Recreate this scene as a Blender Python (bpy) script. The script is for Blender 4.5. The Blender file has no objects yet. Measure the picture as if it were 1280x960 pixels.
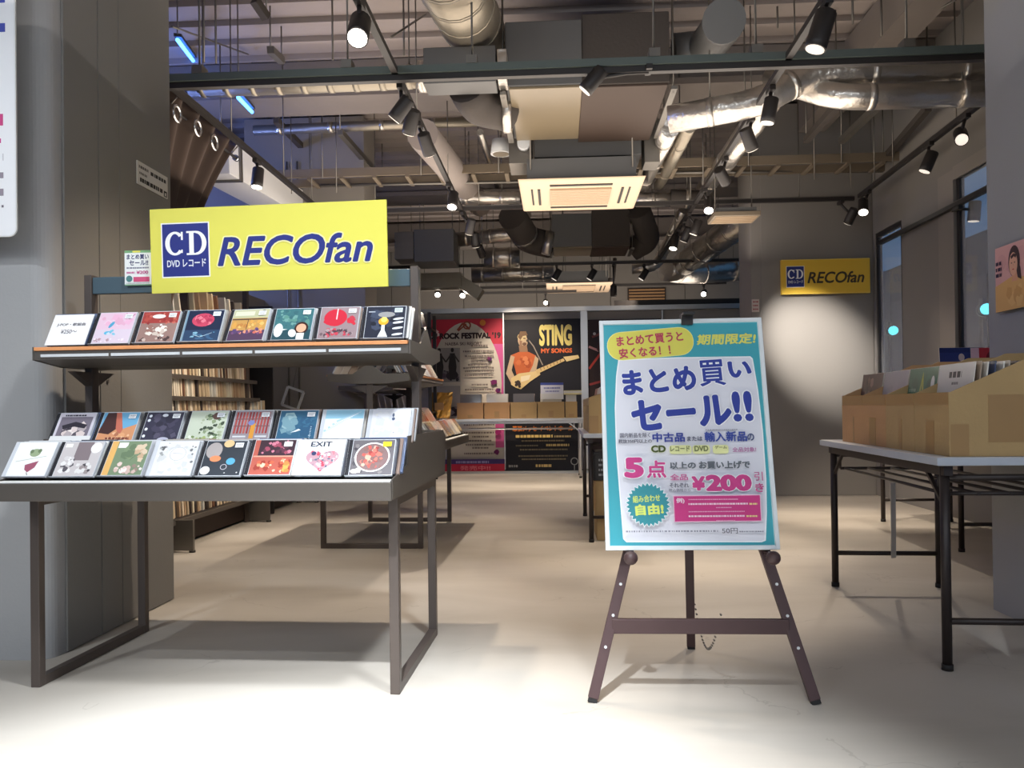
import bpy, math, random
from mathutils import Vector, Matrix
rnd = random.Random(7)
SC = bpy.context.scene
COL = SC.collection
PI = math.pi

# ---------------------------------------------------------------- camera
CAMH = .88; YAW = math.atan(.057); PITCH = .007; ROLL = .012; CY = 501.
Fv = Vector((-math.sin(YAW)*math.cos(PITCH), math.cos(YAW)*math.cos(PITCH), math.sin(PITCH)))
Hv = Vector((math.cos(YAW), math.sin(YAW), 0))
Uv = Hv.cross(Fv)
Rv = Hv*math.cos(ROLL) - Uv*math.sin(ROLL)
Upv = Hv*math.sin(ROLL) + Uv*math.cos(ROLL)
cam_d = bpy.data.cameras.new('camera'); cam = bpy.data.objects.new('camera', cam_d); COL.objects.link(cam)
m3 = Matrix((Rv, Upv, -Fv)).transposed()
cam.matrix_world = Matrix.Translation((0, 0, CAMH)) @ m3.to_4x4()
cam_d.sensor_width = 36; cam_d.lens = 28.125; cam_d.shift_y = 21/1280; cam_d.clip_start = .02
SC.camera = cam

def A(px, py, Y):
    "point of the photograph at depth Y metres into the shop"
    d = Fv + Rv*((px-640)/1000) + Upv*((CY-py)/1000)
    t = Y/d.y
    return Vector((d.x*t, Y, CAMH+d.z*t))
def AZ(px, py, Z=0.):
    "point of the photograph at height Z"
    d = Fv + Rv*((px-640)/1000) + Upv*((CY-py)/1000)
    t = (Z-CAMH)/d.z
    return Vector((d.x*t, d.y*t, Z))
def AX(px, py, X):
    d = Fv + Rv*((px-640)/1000) + Upv*((CY-py)/1000)
    t = X/d.x
    return Vector((X, d.y*t, CAMH+d.z*t))

# ---------------------------------------------------------------- world, exposure, large lights
SC.view_settings.view_transform = 'Standard'; SC.view_settings.look = 'None'
SC.view_settings.gamma = 1; SC.view_settings.use_curve_mapping = False
SC.view_settings.exposure = 0.0
W = bpy.data.worlds.new('dusk'); SC.world = W; W.use_nodes = True
W.node_tree.nodes['Background'].inputs[0].default_value = (.045, .115, .23, 1)
W.node_tree.nodes['Background'].inputs[1].default_value = 1.0

def area(name, loc, target, sx, sy, watts, col):
    l = bpy.data.lights.new(name, 'AREA'); l.shape = 'RECTANGLE'; l.size = sx; l.size_y = sy
    l.energy = watts; l.color = col
    o = bpy.data.objects.new(name, l); COL.objects.link(o)
    o.location = loc; o.rotation_euler = (Vector(target)-Vector(loc)).to_track_quat('-Z', 'Y').to_euler()
    return o
# lights of the mall corridor the photographer stands in (behind / above the frame), then unseen added fills
area('corridor_panel_light', (-2.6, -1.4, 3.2), (-1.9, 2.2, .6), 1.6, .5, 45, (.86, .93, 1))
area('corridor_panel_light', (1.4, -1.4, 3.2), (.8, 2.6, .7), 1.6, .5, 16, (.90, .95, 1))
area('corridor_fill_light', (.3, -2.6, 3.4), (.2, 2.5, 1.2), 8, 3, 120, (.95, .97, 1))  # unseen fill added in place of the corridor's ambient light
area('shop_fill_light', (-.2, 6.0, 2.25), (-.2, 6.0, 4), 4, 3.5, 115, (1, .88, .76))  # unseen upward fill added for the bounce off the floor, no fixture
area('shop_fill_light', (-.2, 2.4, 2.3), (-.2, 2.6, 4), 4, 2, 6, (1, .92, .86))  # weaker upward fill added under the entrance ceiling
area('shop_fill_light', (-.2, 11.6, 2.3), (-.2, 12.2, 3.6), 4.5, 1.2, 45, (1, .88, .76))  # fill added to brighten the back wall and the ceiling there

def spot(name, loc, target, watts, deg, col, blend=.6, size=.04):
    l = bpy.data.lights.new(name, 'SPOT'); l.energy = watts; l.spot_size = math.radians(deg)
    l.spot_blend = blend; l.color = col; l.shadow_soft_size = size
    o = bpy.data.objects.new(name, l); COL.objects.link(o)
    o.location = loc; o.rotation_euler = (Vector(target)-Vector(loc)).to_track_quat('-Z', 'Y').to_euler()
    return o
WARM = (1, .84, .67); NEUT = (1, .93, .84); COOL = (.90, .95, 1)
# corridor spotlights above and behind the photographer: they whiten the front of the floor
spot('corridor_spot_light', (-.3, .55, 3.0), (-.45, 1.35, 0), 2000, 56, COOL, 1)
spot('corridor_spot_light', (-2.4, .3, 2.9), (-1.75, 2.35, .9), 110, 60, COOL, .8)
spot('corridor_spot_light', (.35, 1.5, 3.0), (-1.05, 2.35, .4), 300, 58, COOL, .8, .12)
spot('shop_front_spot_light', (-.95, 3.15, 2.62), (-1.15, 3.25, 0), 190, 84, WARM, .9)

# ---------------------------------------------------------------- materials
def lin(c):
    return tuple((x/12.92 if x <= .04045 else ((x+.055)/1.055)**2.4) for x in c)
def rgb(r, g, b): return lin((r/255, g/255, b/255))
MATS = {}
def mat(name, col=(.5,.5,.5), rough=.6, metal=0., var=0., vscale=6., bump=0., bscale=40., coat=0., emit=None, es=0., alpha=1., trans=0., stretch=None, spec=.5, aniso=None):
    if name in MATS: return MATS[name]
    m = bpy.data.materials.new(name); m.use_nodes = True; nt = m.node_tree; b = nt.nodes['Principled BSDF']
    b.inputs['Base Color'].default_value = (*col, 1); b.inputs['Roughness'].default_value = rough
    b.inputs['Metallic'].default_value = metal; b.inputs['Coat Weight'].default_value = coat
    b.inputs['Specular IOR Level'].default_value = spec
    b.inputs['Coat Roughness'].default_value = .08
    b.inputs['Alpha'].default_value = alpha; b.inputs['Transmission Weight'].default_value = trans
    if emit: b.inputs['Emission Color'].default_value = (*emit, 1); b.inputs['Emission Strength'].default_value = es
    if var or bump:
        tc = nt.nodes.new('ShaderNodeTexCoord'); mp = nt.nodes.new('ShaderNodeMapping')
        nt.links.new(tc.outputs['Object'], mp.inputs[0])
        if stretch: mp.inputs['Scale'].default_value = stretch
    if var:
        n = nt.nodes.new('ShaderNodeTexNoise'); n.inputs['Scale'].default_value = vscale; n.inputs['Detail'].default_value = 5
        nt.links.new(mp.outputs[0], n.inputs['Vector'])
        mx = nt.nodes.new('ShaderNodeMix'); mx.data_type = 'RGBA'
        mx.inputs[6].default_value = (*[c*(1-var) for c in col], 1); mx.inputs[7].default_value = (*[min(1, c*(1+var)) for c in col], 1)
        nt.links.new(n.outputs['Fac'], mx.inputs[0]); nt.links.new(mx.outputs[2], b.inputs['Base Color'])
    if bump:
        n2 = nt.nodes.new('ShaderNodeTexNoise'); n2.inputs['Scale'].default_value = bscale; n2.inputs['Detail'].default_value = 3
        nt.links.new(mp.outputs[0], n2.inputs['Vector'])
        bp = nt.nodes.new('ShaderNodeBump'); bp.inputs['Strength'].default_value = bump; bp.inputs['Distance'].default_value = .02
        nt.links.new(n2.outputs['Fac'], bp.inputs['Height']); nt.links.new(bp.outputs[0], b.inputs['Normal'])
    MATS[name] = m; return m

M_wall = mat('grey_wall_paint', rgb(140,134,127), .75, var=.05, vscale=1.5, bump=.05, bscale=120)
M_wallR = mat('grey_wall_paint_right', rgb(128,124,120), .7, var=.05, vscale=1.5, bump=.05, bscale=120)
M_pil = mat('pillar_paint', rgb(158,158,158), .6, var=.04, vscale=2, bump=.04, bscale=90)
M_pilR = mat('pillar_side_shade', rgb(122,120,117), .6, var=.04, vscale=2, bump=.04, bscale=90)  # pillar paint darkened for the side panels, shade put into the colour
M_white = mat('white_plastic', rgb(225,225,224), .45)
M_ivory = mat('ivory_plastic', rgb(196,172,146), .5)
M_ivory2 = mat('ivory_grille', rgb(160,138,112), .6)
M_dark = mat('dark_slot', rgb(34,30,28), .7)
M_rack = mat('rack_dark_metal', rgb(94,88,82), .42, metal=.35, bump=.02, bscale=200)
M_rackleg = mat('rack_leg_metal', rgb(84,75,70), .42, metal=.3)
M_teal = mat('teal_metal_bar', rgb(62,84,96), .5)
M_wood = mat('orange_wood_edge', rgb(222,150,96), .5, var=.15, vscale=30)
M_strip = mat('clear_label_strip', rgb(205,208,210), .2)
M_black = mat('black_paint', rgb(36,32,31), .5)
M_leg = mat('table_leg_dark', rgb(46,38,36), .45, metal=.2)
M_easel = mat('easel_dark_brown', rgb(72,52,52), .5, var=.1, vscale=20)
M_lam = mat('white_laminate', rgb(216,217,220), .4)
M_lamedge = mat('laminate_edge', rgb(178,184,194), .4)
M_card = mat('cardboard', rgb(172,144,100), .85, var=.10, vscale=5, bump=.1, bscale=60)
M_card2 = mat('cardboard_orange', rgb(180,140,98), .85, var=.12, vscale=5, bump=.1, bscale=60)
M_tape = mat('parcel_tape', rgb(158,126,84), .3, var=.06, vscale=10)
M_alu = mat('brushed_aluminium', rgb(190,190,190), .35, metal=.9)
M_zinc = mat('zinc_steel', rgb(120,116,110), .45, metal=.8, var=.1, vscale=14)
M_chrome = mat('chrome', rgb(215,215,215), .15, metal=1)
M_grey = mat('grey_sheet_metal', rgb(92,92,92), .5, metal=.3, var=.05, vscale=4)
M_rubber = mat('dark_insulation', rgb(62,56,52), .8, bump=.1, bscale=50)
M_brown = mat('brown_insulation', rgb(58,44,36), .7, var=.06, vscale=4)
M_cream = mat('cream_insulation', rgb(116,104,84), .28, var=.03, vscale=4, spec=.6)
M_foil = mat('foil_wrap', rgb(200,194,186), .30, metal=.9, var=.12, vscale=9, bump=.55, bscale=13)
M_spiral = mat('spiral_duct_steel', rgb(150,142,128), .42, metal=.75, var=.1, vscale=12, bump=.1, bscale=20)
M_ladder = mat('tan_cable_ladder', rgb(122,110,94), .55, metal=.3)
M_deck = mat('ceiling_deck', rgb(146,136,130), .85, var=.12, vscale=2, bump=.12, bscale=20)
M_beam = mat('ceiling_beam_paint', rgb(116,108,102), .85, var=.12, vscale=2, bump=.1, bscale=20)
M_green = mat('greenish_channel', rgb(92,102,98), .5, metal=.3)
M_curtain = mat('brown_curtain_cloth', rgb(72,58,50), .85, bump=.1, bscale=300)
M_lens = mat('lamp_lens_glow', rgb(255,240,215), .4, emit=(1, .93, .82), es=14)
M_lensdim = mat('lamp_lens_rim', rgb(250,240,225), .4, emit=(1, .90, .78), es=.8)
M_blue = mat('blue_tube_glow', rgb(60,120,255), .4, emit=(.05, .22, 1), es=9)
M_cd = mat('clear_cd_case', rgb(206,210,216), .12, coat=.6)
M_cdd = mat('dark_cd_tray', rgb(48,48,52), .2, coat=.6)
M_sleeve = mat('clear_sleeve', rgb(230,234,240), .12, coat=.8, bump=.3, bscale=30)
M_rubberfoot = mat('rubber_foot', rgb(24,22,22), .7)
M_strap = mat('silver_brace', rgb(196,196,198), .35, metal=.6)
M_lot = mat('outdoor_facade', rgb(44,45,50), .8)
M_lit = mat('outdoor_lit_band', rgb(150,160,190), .5, emit=(.45, .5, .62), es=.22)
M_cyan = mat('outdoor_signal_lamp', rgb(60,220,230), .5, emit=(.1, .75, .95), es=2.5)
M_fix = mat('window_frame_metal', rgb(40,38,38), .5)

# floor: trowelled beige concrete with soft mottling and hair cracks
def floor_material():
    m = bpy.data.materials.new('polished_concrete'); m.use_nodes = True; nt = m.node_tree; b = nt.nodes['Principled BSDF']
    N = nt.nodes.new; L = nt.links.new
    tc = N('ShaderNodeTexCoord')
    n = N('ShaderNodeTexNoise'); n.inputs['Scale'].default_value = 1.1; n.inputs['Detail'].default_value = 7; n.inputs['Distortion'].default_value = .6
    mp = N('ShaderNodeMapping'); mp.inputs['Scale'].default_value = (.6, 1.6, 1)
    L(tc.outputs['Object'], mp.inputs[0]); L(mp.outputs[0], n.inputs['Vector'])
    cr = N('ShaderNodeValToRGB')
    cr.color_ramp.elements[0].position = .3; cr.color_ramp.elements[0].color = (*rgb(160,153,143), 1)
    cr.color_ramp.elements[1].position = .7; cr.color_ramp.elements[1].color = (*rgb(188,182,173), 1)
    L(n.outputs['Fac'], cr.inputs[0])
    # cracks: thin lines where a warped voronoi cell edge is near
    n3 = N('ShaderNodeTexNoise'); n3.inputs['Scale'].default_value = 5; n3.inputs['Detail'].default_value = 4
    L(tc.outputs['Object'], n3.inputs['Vector'])
    add = N('ShaderNodeVectorMath'); add.operation = 'MULTIPLY_ADD'; add.inputs[1].default_value = (.25, .25, .25)
    L(n3.outputs['Color'], add.inputs[0]); L(tc.outputs['Object'], add.inputs[2])
    v = N('ShaderNodeTexVoronoi'); v.feature = 'DISTANCE_TO_EDGE'; v.inputs['Scale'].default_value = 1.3
    L(add.outputs[0], v.inputs['Vector'])
    lt = N('ShaderNodeMath'); lt.operation = 'LESS_THAN'; lt.inputs[1].default_value = .0028
    L(v.outputs['Distance'], lt.inputs[0])
    n4 = N('ShaderNodeTexNoise'); n4.inputs['Scale'].default_value = 1.7
    L(tc.outputs['Object'], n4.inputs['Vector'])
    gt = N('ShaderNodeMath'); gt.operation = 'GREATER_THAN'; gt.inputs[1].default_value = .52
    L(n4.outputs['Fac'], gt.inputs[0])
    mu = N('ShaderNodeMath'); mu.operation = 'MULTIPLY'; L(lt.outputs[0], mu.inputs[0]); L(gt.outputs[0], mu.inputs[1])
    mu2 = N('ShaderNodeMath'); mu2.operation = 'MULTIPLY'; L(mu.outputs[0], mu2.inputs[0]); mu2.inputs[1].default_value = .28
    mx = N('ShaderNodeMix'); mx.data_type = 'RGBA'; L(mu2.outputs[0], mx.inputs[0]); L(cr.outputs[0], mx.inputs[6])
    mx.inputs[7].default_value = (*rgb(120,112,104), 1)
    L(mx.outputs[2], b.inputs['Base Color'])
    b.inputs['Roughness'].default_value = .42; b.inputs['Specular IOR Level'].default_value = .35
    n5 = N('ShaderNodeTexNoise'); n5.inputs['Scale'].default_value = 30; L(tc.outputs['Object'], n5.inputs['Vector'])
    bp = N('ShaderNodeBump'); bp.inputs['Strength'].default_value = .06; L(n5.outputs['Fac'], bp.inputs['Height']); L(bp.outputs[0], b.inputs['Normal'])
    return m
M_floor = floor_material()

def print_material(name, rough, coat=0.):
    m = bpy.data.materials.new(name); m.use_nodes = True; nt = m.node_tree; b = nt.nodes['Principled BSDF']
    at = nt.nodes.new('ShaderNodeAttribute'); at.attribute_name = 'ink'
    nt.links.new(at.outputs['Color'], b.inputs['Base Color'])
    b.inputs['Roughness'].default_value = rough; b.inputs['Coat Weight'].default_value = coat; b.inputs['Coat Roughness'].default_value = .1
    b.inputs['Specular IOR Level'].default_value = .3
    return m
M_print = print_material('printed_paper', .55)
M_gloss = print_material('printed_gloss', .42, .12)

def glass_material():
    m = bpy.data.materials.new('window_glass'); m.use_nodes = True; nt = m.node_tree
    b = nt.nodes['Principled BSDF']; b.inputs['Base Color'].default_value = (.9, .93, .95, 1)
    b.inputs['Roughness'].default_value = .02; b.inputs['Alpha'].default_value = .22; b.inputs['Specular IOR Level'].default_value = .8
    return m
M_glass = glass_material()

# ---------------------------------------------------------------- geometry helpers
class MB:
    def __init__(s): s.v = []; s.f = []; s.sm = []
    def add(s, vs, fs, smooth=False):
        n = len(s.v); s.v += [tuple(v) for v in vs]; s.f += [tuple(i+n for i in f) for f in fs]; s.sm += [smooth]*len(fs); return s
    def box(s, x0, x1, y0, y1, z0, z1):
        if x0 > x1: x0, x1 = x1, x0
        if y0 > y1: y0, y1 = y1, y0
        if z0 > z1: z0, z1 = z1, z0
        return s.add([(x0,y0,z0),(x1,y0,z0),(x1,y1,z0),(x0,y1,z0),(x0,y0,z1),(x1,y0,z1),(x1,y1,z1),(x0,y1,z1)],
                     [(0,3,2,1),(4,5,6,7),(0,1,5,4),(1,2,6,5),(2,3,7,6),(3,0,4,7)])
    def beam(s, a, b, w, h, up=(0,0,1)):
        a = Vector(a); b = Vector(b); d = (b-a).normalized(); u = Vector(up)
        sd = d.cross(u)
        if sd.length < 1e-4: sd = d.cross(Vector((0,1,0)))
        sd.normalize(); u = sd.cross(d).normalized()
        vs = []
        for p in (a, b):
            for i, j in ((-1,-1),(1,-1),(1,1),(-1,1)): vs.append(p + sd*(i*w/2) + u*(j*h/2))
        return s.add(vs, [(0,1,2,3),(7,6,5,4),(0,4,5,1),(1,5,6,2),(2,6,7,3),(3,7,4,0)])
    def tube(s, pts, r, seg=12, caps=True, rs=None):
        pts = [Vector(p) for p in pts]; n = len(pts); vs = []; fs = []
        prev = None
        for i, p in enumerate(pts):
            if i == 0: d = pts[1]-p
            elif i == n-1: d = p-pts[i-1]
            else: d = (pts[i+1]-p).normalized() + (p-pts[i-1]).normalized()
            d.normalize()
            if prev is None:
                a = d.orthogonal().normalized()
            else:
                a = prev - d*prev.dot(d); a.normalize()
            prev = a; bb = d.cross(a)
            rr = rs[i] if rs else r
            for k in range(seg):
                t = 2*PI*k/seg; vs.append(p + a*(rr*math.cos(t)) + bb*(rr*math.sin(t)))
        for i in range(n-1):
            for k in range(seg):
                k2 = (k+1) % seg
                fs.append((i*seg+k, i*seg+k2, (i+1)*seg+k2, (i+1)*seg+k))
        s.add(vs, fs, True)
        if caps:
            base = len(s.v)-len(vs)
            s.f.append(tuple(base+k for k in reversed(range(seg)))); s.sm.append(False)
            s.f.append(tuple(base+(n-1)*seg+k for k in range(seg))); s.sm.append(False)
        return s
    def prism(s, poly, axis, a0, a1):
        n = len(poly)
        def P(u, v, w): return {'x': (w,u,v), 'y': (u,w,v), 'z': (u,v,w)}[axis]
        vs = [P(u,v,a0) for u, v in poly]+[P(u,v,a1) for u, v in poly]
        fs = [tuple(range(n))[::-1], tuple(range(n, 2*n))]+[(i,(i+1)%n,(i+1)%n+n,i+n) for i in range(n)]
        return s.add(vs, fs)
    def build(s, name, m, parent=None, bev=0.):
        me = bpy.data.meshes.new(name); me.from_pydata(s.v, [], s.f)
        me.polygons.foreach_set('use_smooth', s.sm)
        me.materials.append(m); me.update()
        import bmesh
        bm = bmesh.new(); bm.from_mesh(me); bmesh.ops.recalc_face_normals(bm, faces=bm.faces); bm.to_mesh(me); bm.free()
        o = bpy.data.objects.new(name, me); COL.objects.link(o)
        if parent: o.parent = parent
        if bev:
            b = o.modifiers.new('bevel', 'BEVEL'); b.width = bev; b.segments = 2; b.limit_method = 'ANGLE'; b.angle_limit = .7
        return o
def bend(pts, r=.15, k=5):
    "round the corners of a polyline"
    pts = [Vector(p) for p in pts]; out = [pts[0]]
    for i in range(1, len(pts)-1):
        p = pts[i]; a = (pts[i-1]-p); b = (pts[i+1]-p); rr = min(r, a.length*.45, b.length*.45)
        a = p+a.normalized()*rr; b = p+b.normalized()*rr
        for j in range(k+1):
            t = j/k; out.append(a*(1-t)**2+p*2*t*(1-t)+b*t*t)
    out.append(pts[-1]); return out

def tag(o, label=None, cat=None, group=None, kind=None):
    if label: o['label'] = label
    if cat: o['category'] = cat
    if group: o['group'] = group
    if kind: o['kind'] = kind
    return o
def thing(name, label, cat, loc=(0,0,0), rz=0., group=None):
    o = bpy.data.objects.new(name, None); COL.objects.link(o); o.empty_display_size = .1
    o.location = loc; o.rotation_euler = (0, 0, rz)
    return tag(o, label, cat, group)
def struct(name, mb, m, parent=None, bev=0.):
    o = mb.build(name, m, parent, bev)
    if not parent: o['kind'] = 'structure'
    return o
def box(name, m, parent, *a, bev=0.): return MB().box(*a).build(name, m, parent, bev)
def clone(root, loc=None, rz=None, label=None, group=None):
    c = root.copy(); COL.objects.link(c)
    if loc is not None: c.location = loc
    if rz is not None: c.rotation_euler = (0, 0, rz)
    if label: c['label'] = label
    if group: c['group'] = group
    for ch in list(root.children):
        d = ch.copy(); COL.objects.link(d); d.parent = c
        for g in list(ch.children):
            e = g.copy(); COL.objects.link(e); e.parent = d
    return c

# ---------------------------------------------------------------- flat print (posters, covers, signs)
GLYPH = {}
def glyphs(txt, bold=0., shear=0., res=4, space=1.):
    k = (txt, bold, shear, res, space)
    if k in GLYPH: return GLYPH[k]
    c = bpy.data.curves.new('t', 'FONT'); c.body = txt; c.size = 1; c.offset = bold; c.shear = shear
    c.resolution_u = res; c.fill_mode = 'FRONT'; c.space_character = space
    o = bpy.data.objects.new('t', c); COL.objects.link(o)
    dg = bpy.context.evaluated_depsgraph_get(); ev = o.evaluated_get(dg); me = ev.to_mesh()
    vs = [(v.co.x, v.co.y) for v in me.vertices]; fs = [tuple(p.vertices) for p in me.polygons]
    ev.to_mesh_clear(); bpy.data.objects.remove(o); bpy.data.curves.remove(c)
    if not vs: vs = [(0,0),(1,0),(1,1)]; fs = [(0,1,2)]
    xs = [v[0] for v in vs]; ys = [v[1] for v in vs]
    GLYPH[k] = (vs, fs, min(xs), max(xs), min(ys), max(ys)); return GLYPH[k]
class Print:
    "coloured flat shapes stacked in thin layers, local x right, y up, z towards the reader"
    def __init__(s, dz=.00003): s.v = []; s.f = []; s.c = []; s.z = 0.; s.dz = dz
    def poly(s, pts, col, up=True):
        if up: s.z += s.dz
        n = len(s.v); s.v += [(x, y, s.z) for x, y in pts]; s.f.append(tuple(range(n, n+len(pts)))); s.c.append(rgb(*col)); return s
    def rect(s, x0, y0, x1, y1, col): return s.poly([(x0,y0),(x1,y0),(x1,y1),(x0,y1)], col)
    def ell(s, x, y, rx, ry, col, n=20, a0=0., a1=2*PI, rot=0.):
        p = []
        for k in range(n):
            t = a0+(a1-a0)*k/n; u, v = rx*math.cos(t), ry*math.sin(t)
            p.append((x+u*math.cos(rot)-v*math.sin(rot), y+u*math.sin(rot)+v*math.cos(rot)))
        return s.poly(p, col)
    def line(s, pts, w, col):
        for (x0,y0),(x1,y1) in zip(pts, pts[1:]):
            d = math.hypot(x1-x0, y1-y0) or 1; nx, ny = -(y1-y0)/d*w/2, (x1-x0)/d*w/2
            s.poly([(x0+nx,y0+ny),(x0-nx,y0-ny),(x1-nx,y1-ny),(x1+nx,y1+ny)], col)
        return s
    def ring(s, x, y, r, w, col, n=36):
        s.z += s.dz
        for k in range(n):
            a, b = 2*PI*k/n, 2*PI*(k+1)/n
            s.poly([(x+r*math.cos(a),y+r*math.sin(a)),(x+r*math.cos(b),y+r*math.sin(b)),(x+(r-w)*math.cos(b),y+(r-w)*math.sin(b)),(x+(r-w)*math.cos(a),y+(r-w)*math.sin(a))], col, False)
        return s
    def rrect(s, x0, y0, x1, y1, r, col, rot=0.):
        cx, cy = (x0+x1)/2, (y0+y1)/2; p = []
        for (ax, ay, a) in ((x1-r,y0+r,-PI/2),(x1-r,y1-r,0),(x0+r,y1-r,PI/2),(x0+r,y0+r,PI)):
            for k in range(7):
                t = a+PI/2*k/6; p.append((ax+r*math.cos(t), ay+r*math.sin(t)))
        c, q = math.cos(rot), math.sin(rot)
        return s.poly([(cx+(x-cx)*c-(y-cy)*q, cy+(x-cx)*q+(y-cy)*c) for x, y in p], col)
    def text(s, txt, x0, y0, x1, y1, col, bold=.0, rot=0., shear=0., halo=None, hb=.05, res=4, space=1.):
        jobs = ([(bold+hb, halo)] if halo else [])+[(bold, col)]
        vs, fs, a, b, c, d = glyphs(txt, 0, shear, res, space)
        a -= bold; b += bold; c -= bold; d += bold
        sx, sy = (x1-x0)/(b-a), (y1-y0)/(d-c); cx, cy = (x0+x1)/2, (y0+y1)/2; co, si = math.cos(rot), math.sin(rot)
        for bo, cl in jobs:
            V, Fc = glyphs(txt, 0, shear, res, space)[:2]
            s.z += s.dz; q = rgb(*cl)
            k = 8 if bo < .05 else 12
            offs = [(0, 0)]+([(bo*math.cos(2*PI*i/k), bo*math.sin(2*PI*i/k)) for i in range(k)] if bo else [])
            for (ox, oy) in offs:      # the pen drawn round in a small circle thickens the stroke
                n = len(s.v); s.z += max(.00003, s.dz*.35)
                for (u, v) in V:
                    x = x0+(u+ox-a)*sx-cx; y = y0+(v+oy-c)*sy-cy
                    s.v.append((cx+x*co-y*si, cy+x*si+y*co, s.z))
                s.f += [tuple(i+n for i in f) for f in Fc]; s.c += [q]*len(Fc)
        return s
    def blobs(s, x0, y0, x1, y1, cols, n, r0, r1, seed=1, sq=1.):
        r = random.Random(seed)
        for _ in range(n):
            rr = r.uniform(r0, r1); x = r.uniform(x0+rr, x1-rr) if x1-x0 > 2*rr else (x0+x1)/2; y = r.uniform(y0+rr*sq, y1-rr*sq) if y1-y0 > 2*rr*sq else (y0+y1)/2
            k = r.randint(4, 7); ph = r.uniform(0, 6.28)
            s.poly([(x+rr*r.uniform(.6,1)*math.cos(ph+2*PI*i/k), y+rr*sq*r.uniform(.6,1)*math.sin(ph+2*PI*i/k)) for i in range(k)], r.choice(cols))
        return s
    def bars(s, x0, x1, y, h, col, seed=1, gap=.25):
        "a line of print too small to read: broken strokes"
        r = random.Random(seed); x = x0; s.z += s.dz
        while x < x1:
            w = min(h*r.uniform(.5, 1.6), x1-x)
            s.poly([(x,y),(x+w,y),(x+w,y+h),(x,y+h)], col, False); x += w+h*gap*r.uniform(.6, 1.6)
        return s
    def build(s, name, m, parent=None, origin=(0,0,0), xd=(1,0,0), yd=(0,0,1)):
        xd = Vector(xd).normalized(); yd = Vector(yd).normalized(); zd = xd.cross(yd); o0 = Vector(origin)
        me = bpy.data.meshes.new(name); me.from_pydata([tuple(o0+xd*x+yd*y+zd*z) for x, y, z in s.v], [], s.f)
        # face winding towards the reader
        at = me.color_attributes.new('ink', 'FLOAT_COLOR', 'CORNER'); buf = []
        for p, c in zip(me.polygons, s.c): buf += [c[0], c[1], c[2], 1.]*p.loop_total
        at.data.foreach_set('color', buf)
        me.materials.append(m); me.update()
        o = bpy.data.objects.new(name, me); COL.objects.link(o)
        if parent: o.parent = parent
        return o
def quadmap(TL, TR, BR, BL, Wd, Ht):
    "turn photograph pixels on a flat rectangle into its own metres (projective)"
    import itertools
    src = [TL, TR, BR, BL]; dst = [(0, Ht), (Wd, Ht), (Wd, 0), (0, 0)]
    Mx = []; bb = []
    for (x, y), (u, v) in zip(src, dst):
        Mx.append([x, y, 1, 0, 0, 0, -u*x, -u*y]); bb.append(u)
        Mx.append([0, 0, 0, x, y, 1, -v*x, -v*y]); bb.append(v)
    n = 8
    for i in range(n):
        p = max(range(i, n), key=lambda r: abs(Mx[r][i])); Mx[i], Mx[p] = Mx[p], Mx[i]; bb[i], bb[p] = bb[p], bb[i]
        for r in range(n):
            if r != i:
                f = Mx[r][i]/Mx[i][i]; Mx[r] = [a-f*b for a, b in zip(Mx[r], Mx[i])]; bb[r] -= f*bb[i]
    h = [bb[i]/Mx[i][i] for i in range(n)]
    def g(x, y):
        w = h[6]*x+h[7]*y+1; return ((h[0]*x+h[1]*y+h[2])/w, (h[3]*x+h[4]*y+h[5])/w)
    return g

# ================================================================ the setting
fl = struct('floor', MB().box(-9, 9, -4, 15, -.12, 0), M_floor)

dk = MB().box(-9, 3.3, -4, 15, 3.78, 3.9)
for i in range(62):
    y = -3.5+i*.3; dk.box(-9, 3.3, y, y+.035, 3.735, 3.78)
struct('ceiling', dk, M_deck)
for i, (y, z0, w) in enumerate([(6.45, 3.42, .30), (9.4, 3.38, .32), (12.3, 3.38, .32)]):
    b = MB().box(-9, 3.3, y, y+w, z0+.05, 3.735).box(-9, 3.3, y-.06, y+w+.06, z0, z0+.05)
    struct('trim_%d' % (i+1), b, M_beam)
b = MB().box(2.3, 2.55, -4, 7.7, 3.44, 3.735); struct('trim_4', b, M_beam)
b = MB().box(-3.6, -3.4, -4, 15, 3.60, 3.735); struct('trim_5', b, M_beam)

# left pillar at the entrance: core with thin facing panels, rounded front corner
pl = thing('wall_entrance_left', None, None); pl['kind'] = 'structure'
prof = [(-3.4, 3.64), (-3.4, 2.74)]
for k in range(9):
    t = -PI/2+PI/2*k/8; prof.append((-1.866+.06*math.cos(t), 2.80+.06*math.sin(t)))
prof += [(-1.806, 3.64)]
MB().prism(prof, 'z', 0, 3.735).build('column', M_pil, pl)
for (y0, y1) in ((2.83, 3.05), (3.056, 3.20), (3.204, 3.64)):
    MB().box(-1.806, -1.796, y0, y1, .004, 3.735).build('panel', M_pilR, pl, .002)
MB().tube([(-1.797, 3.10, 1.0), (-1.792, 3.10, 1.0)], .008, 10).build('screw_cap', M_zinc, pl)
# right pillar at the entrance
pr_ = MB().prism([(1.825, 2.2), (3.4, 2.2), (3.4, 3.49), (1.825, 3.49)], 'z', 0, 3.735)
struct('wall_entrance_right', pr_, M_pil)
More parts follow.
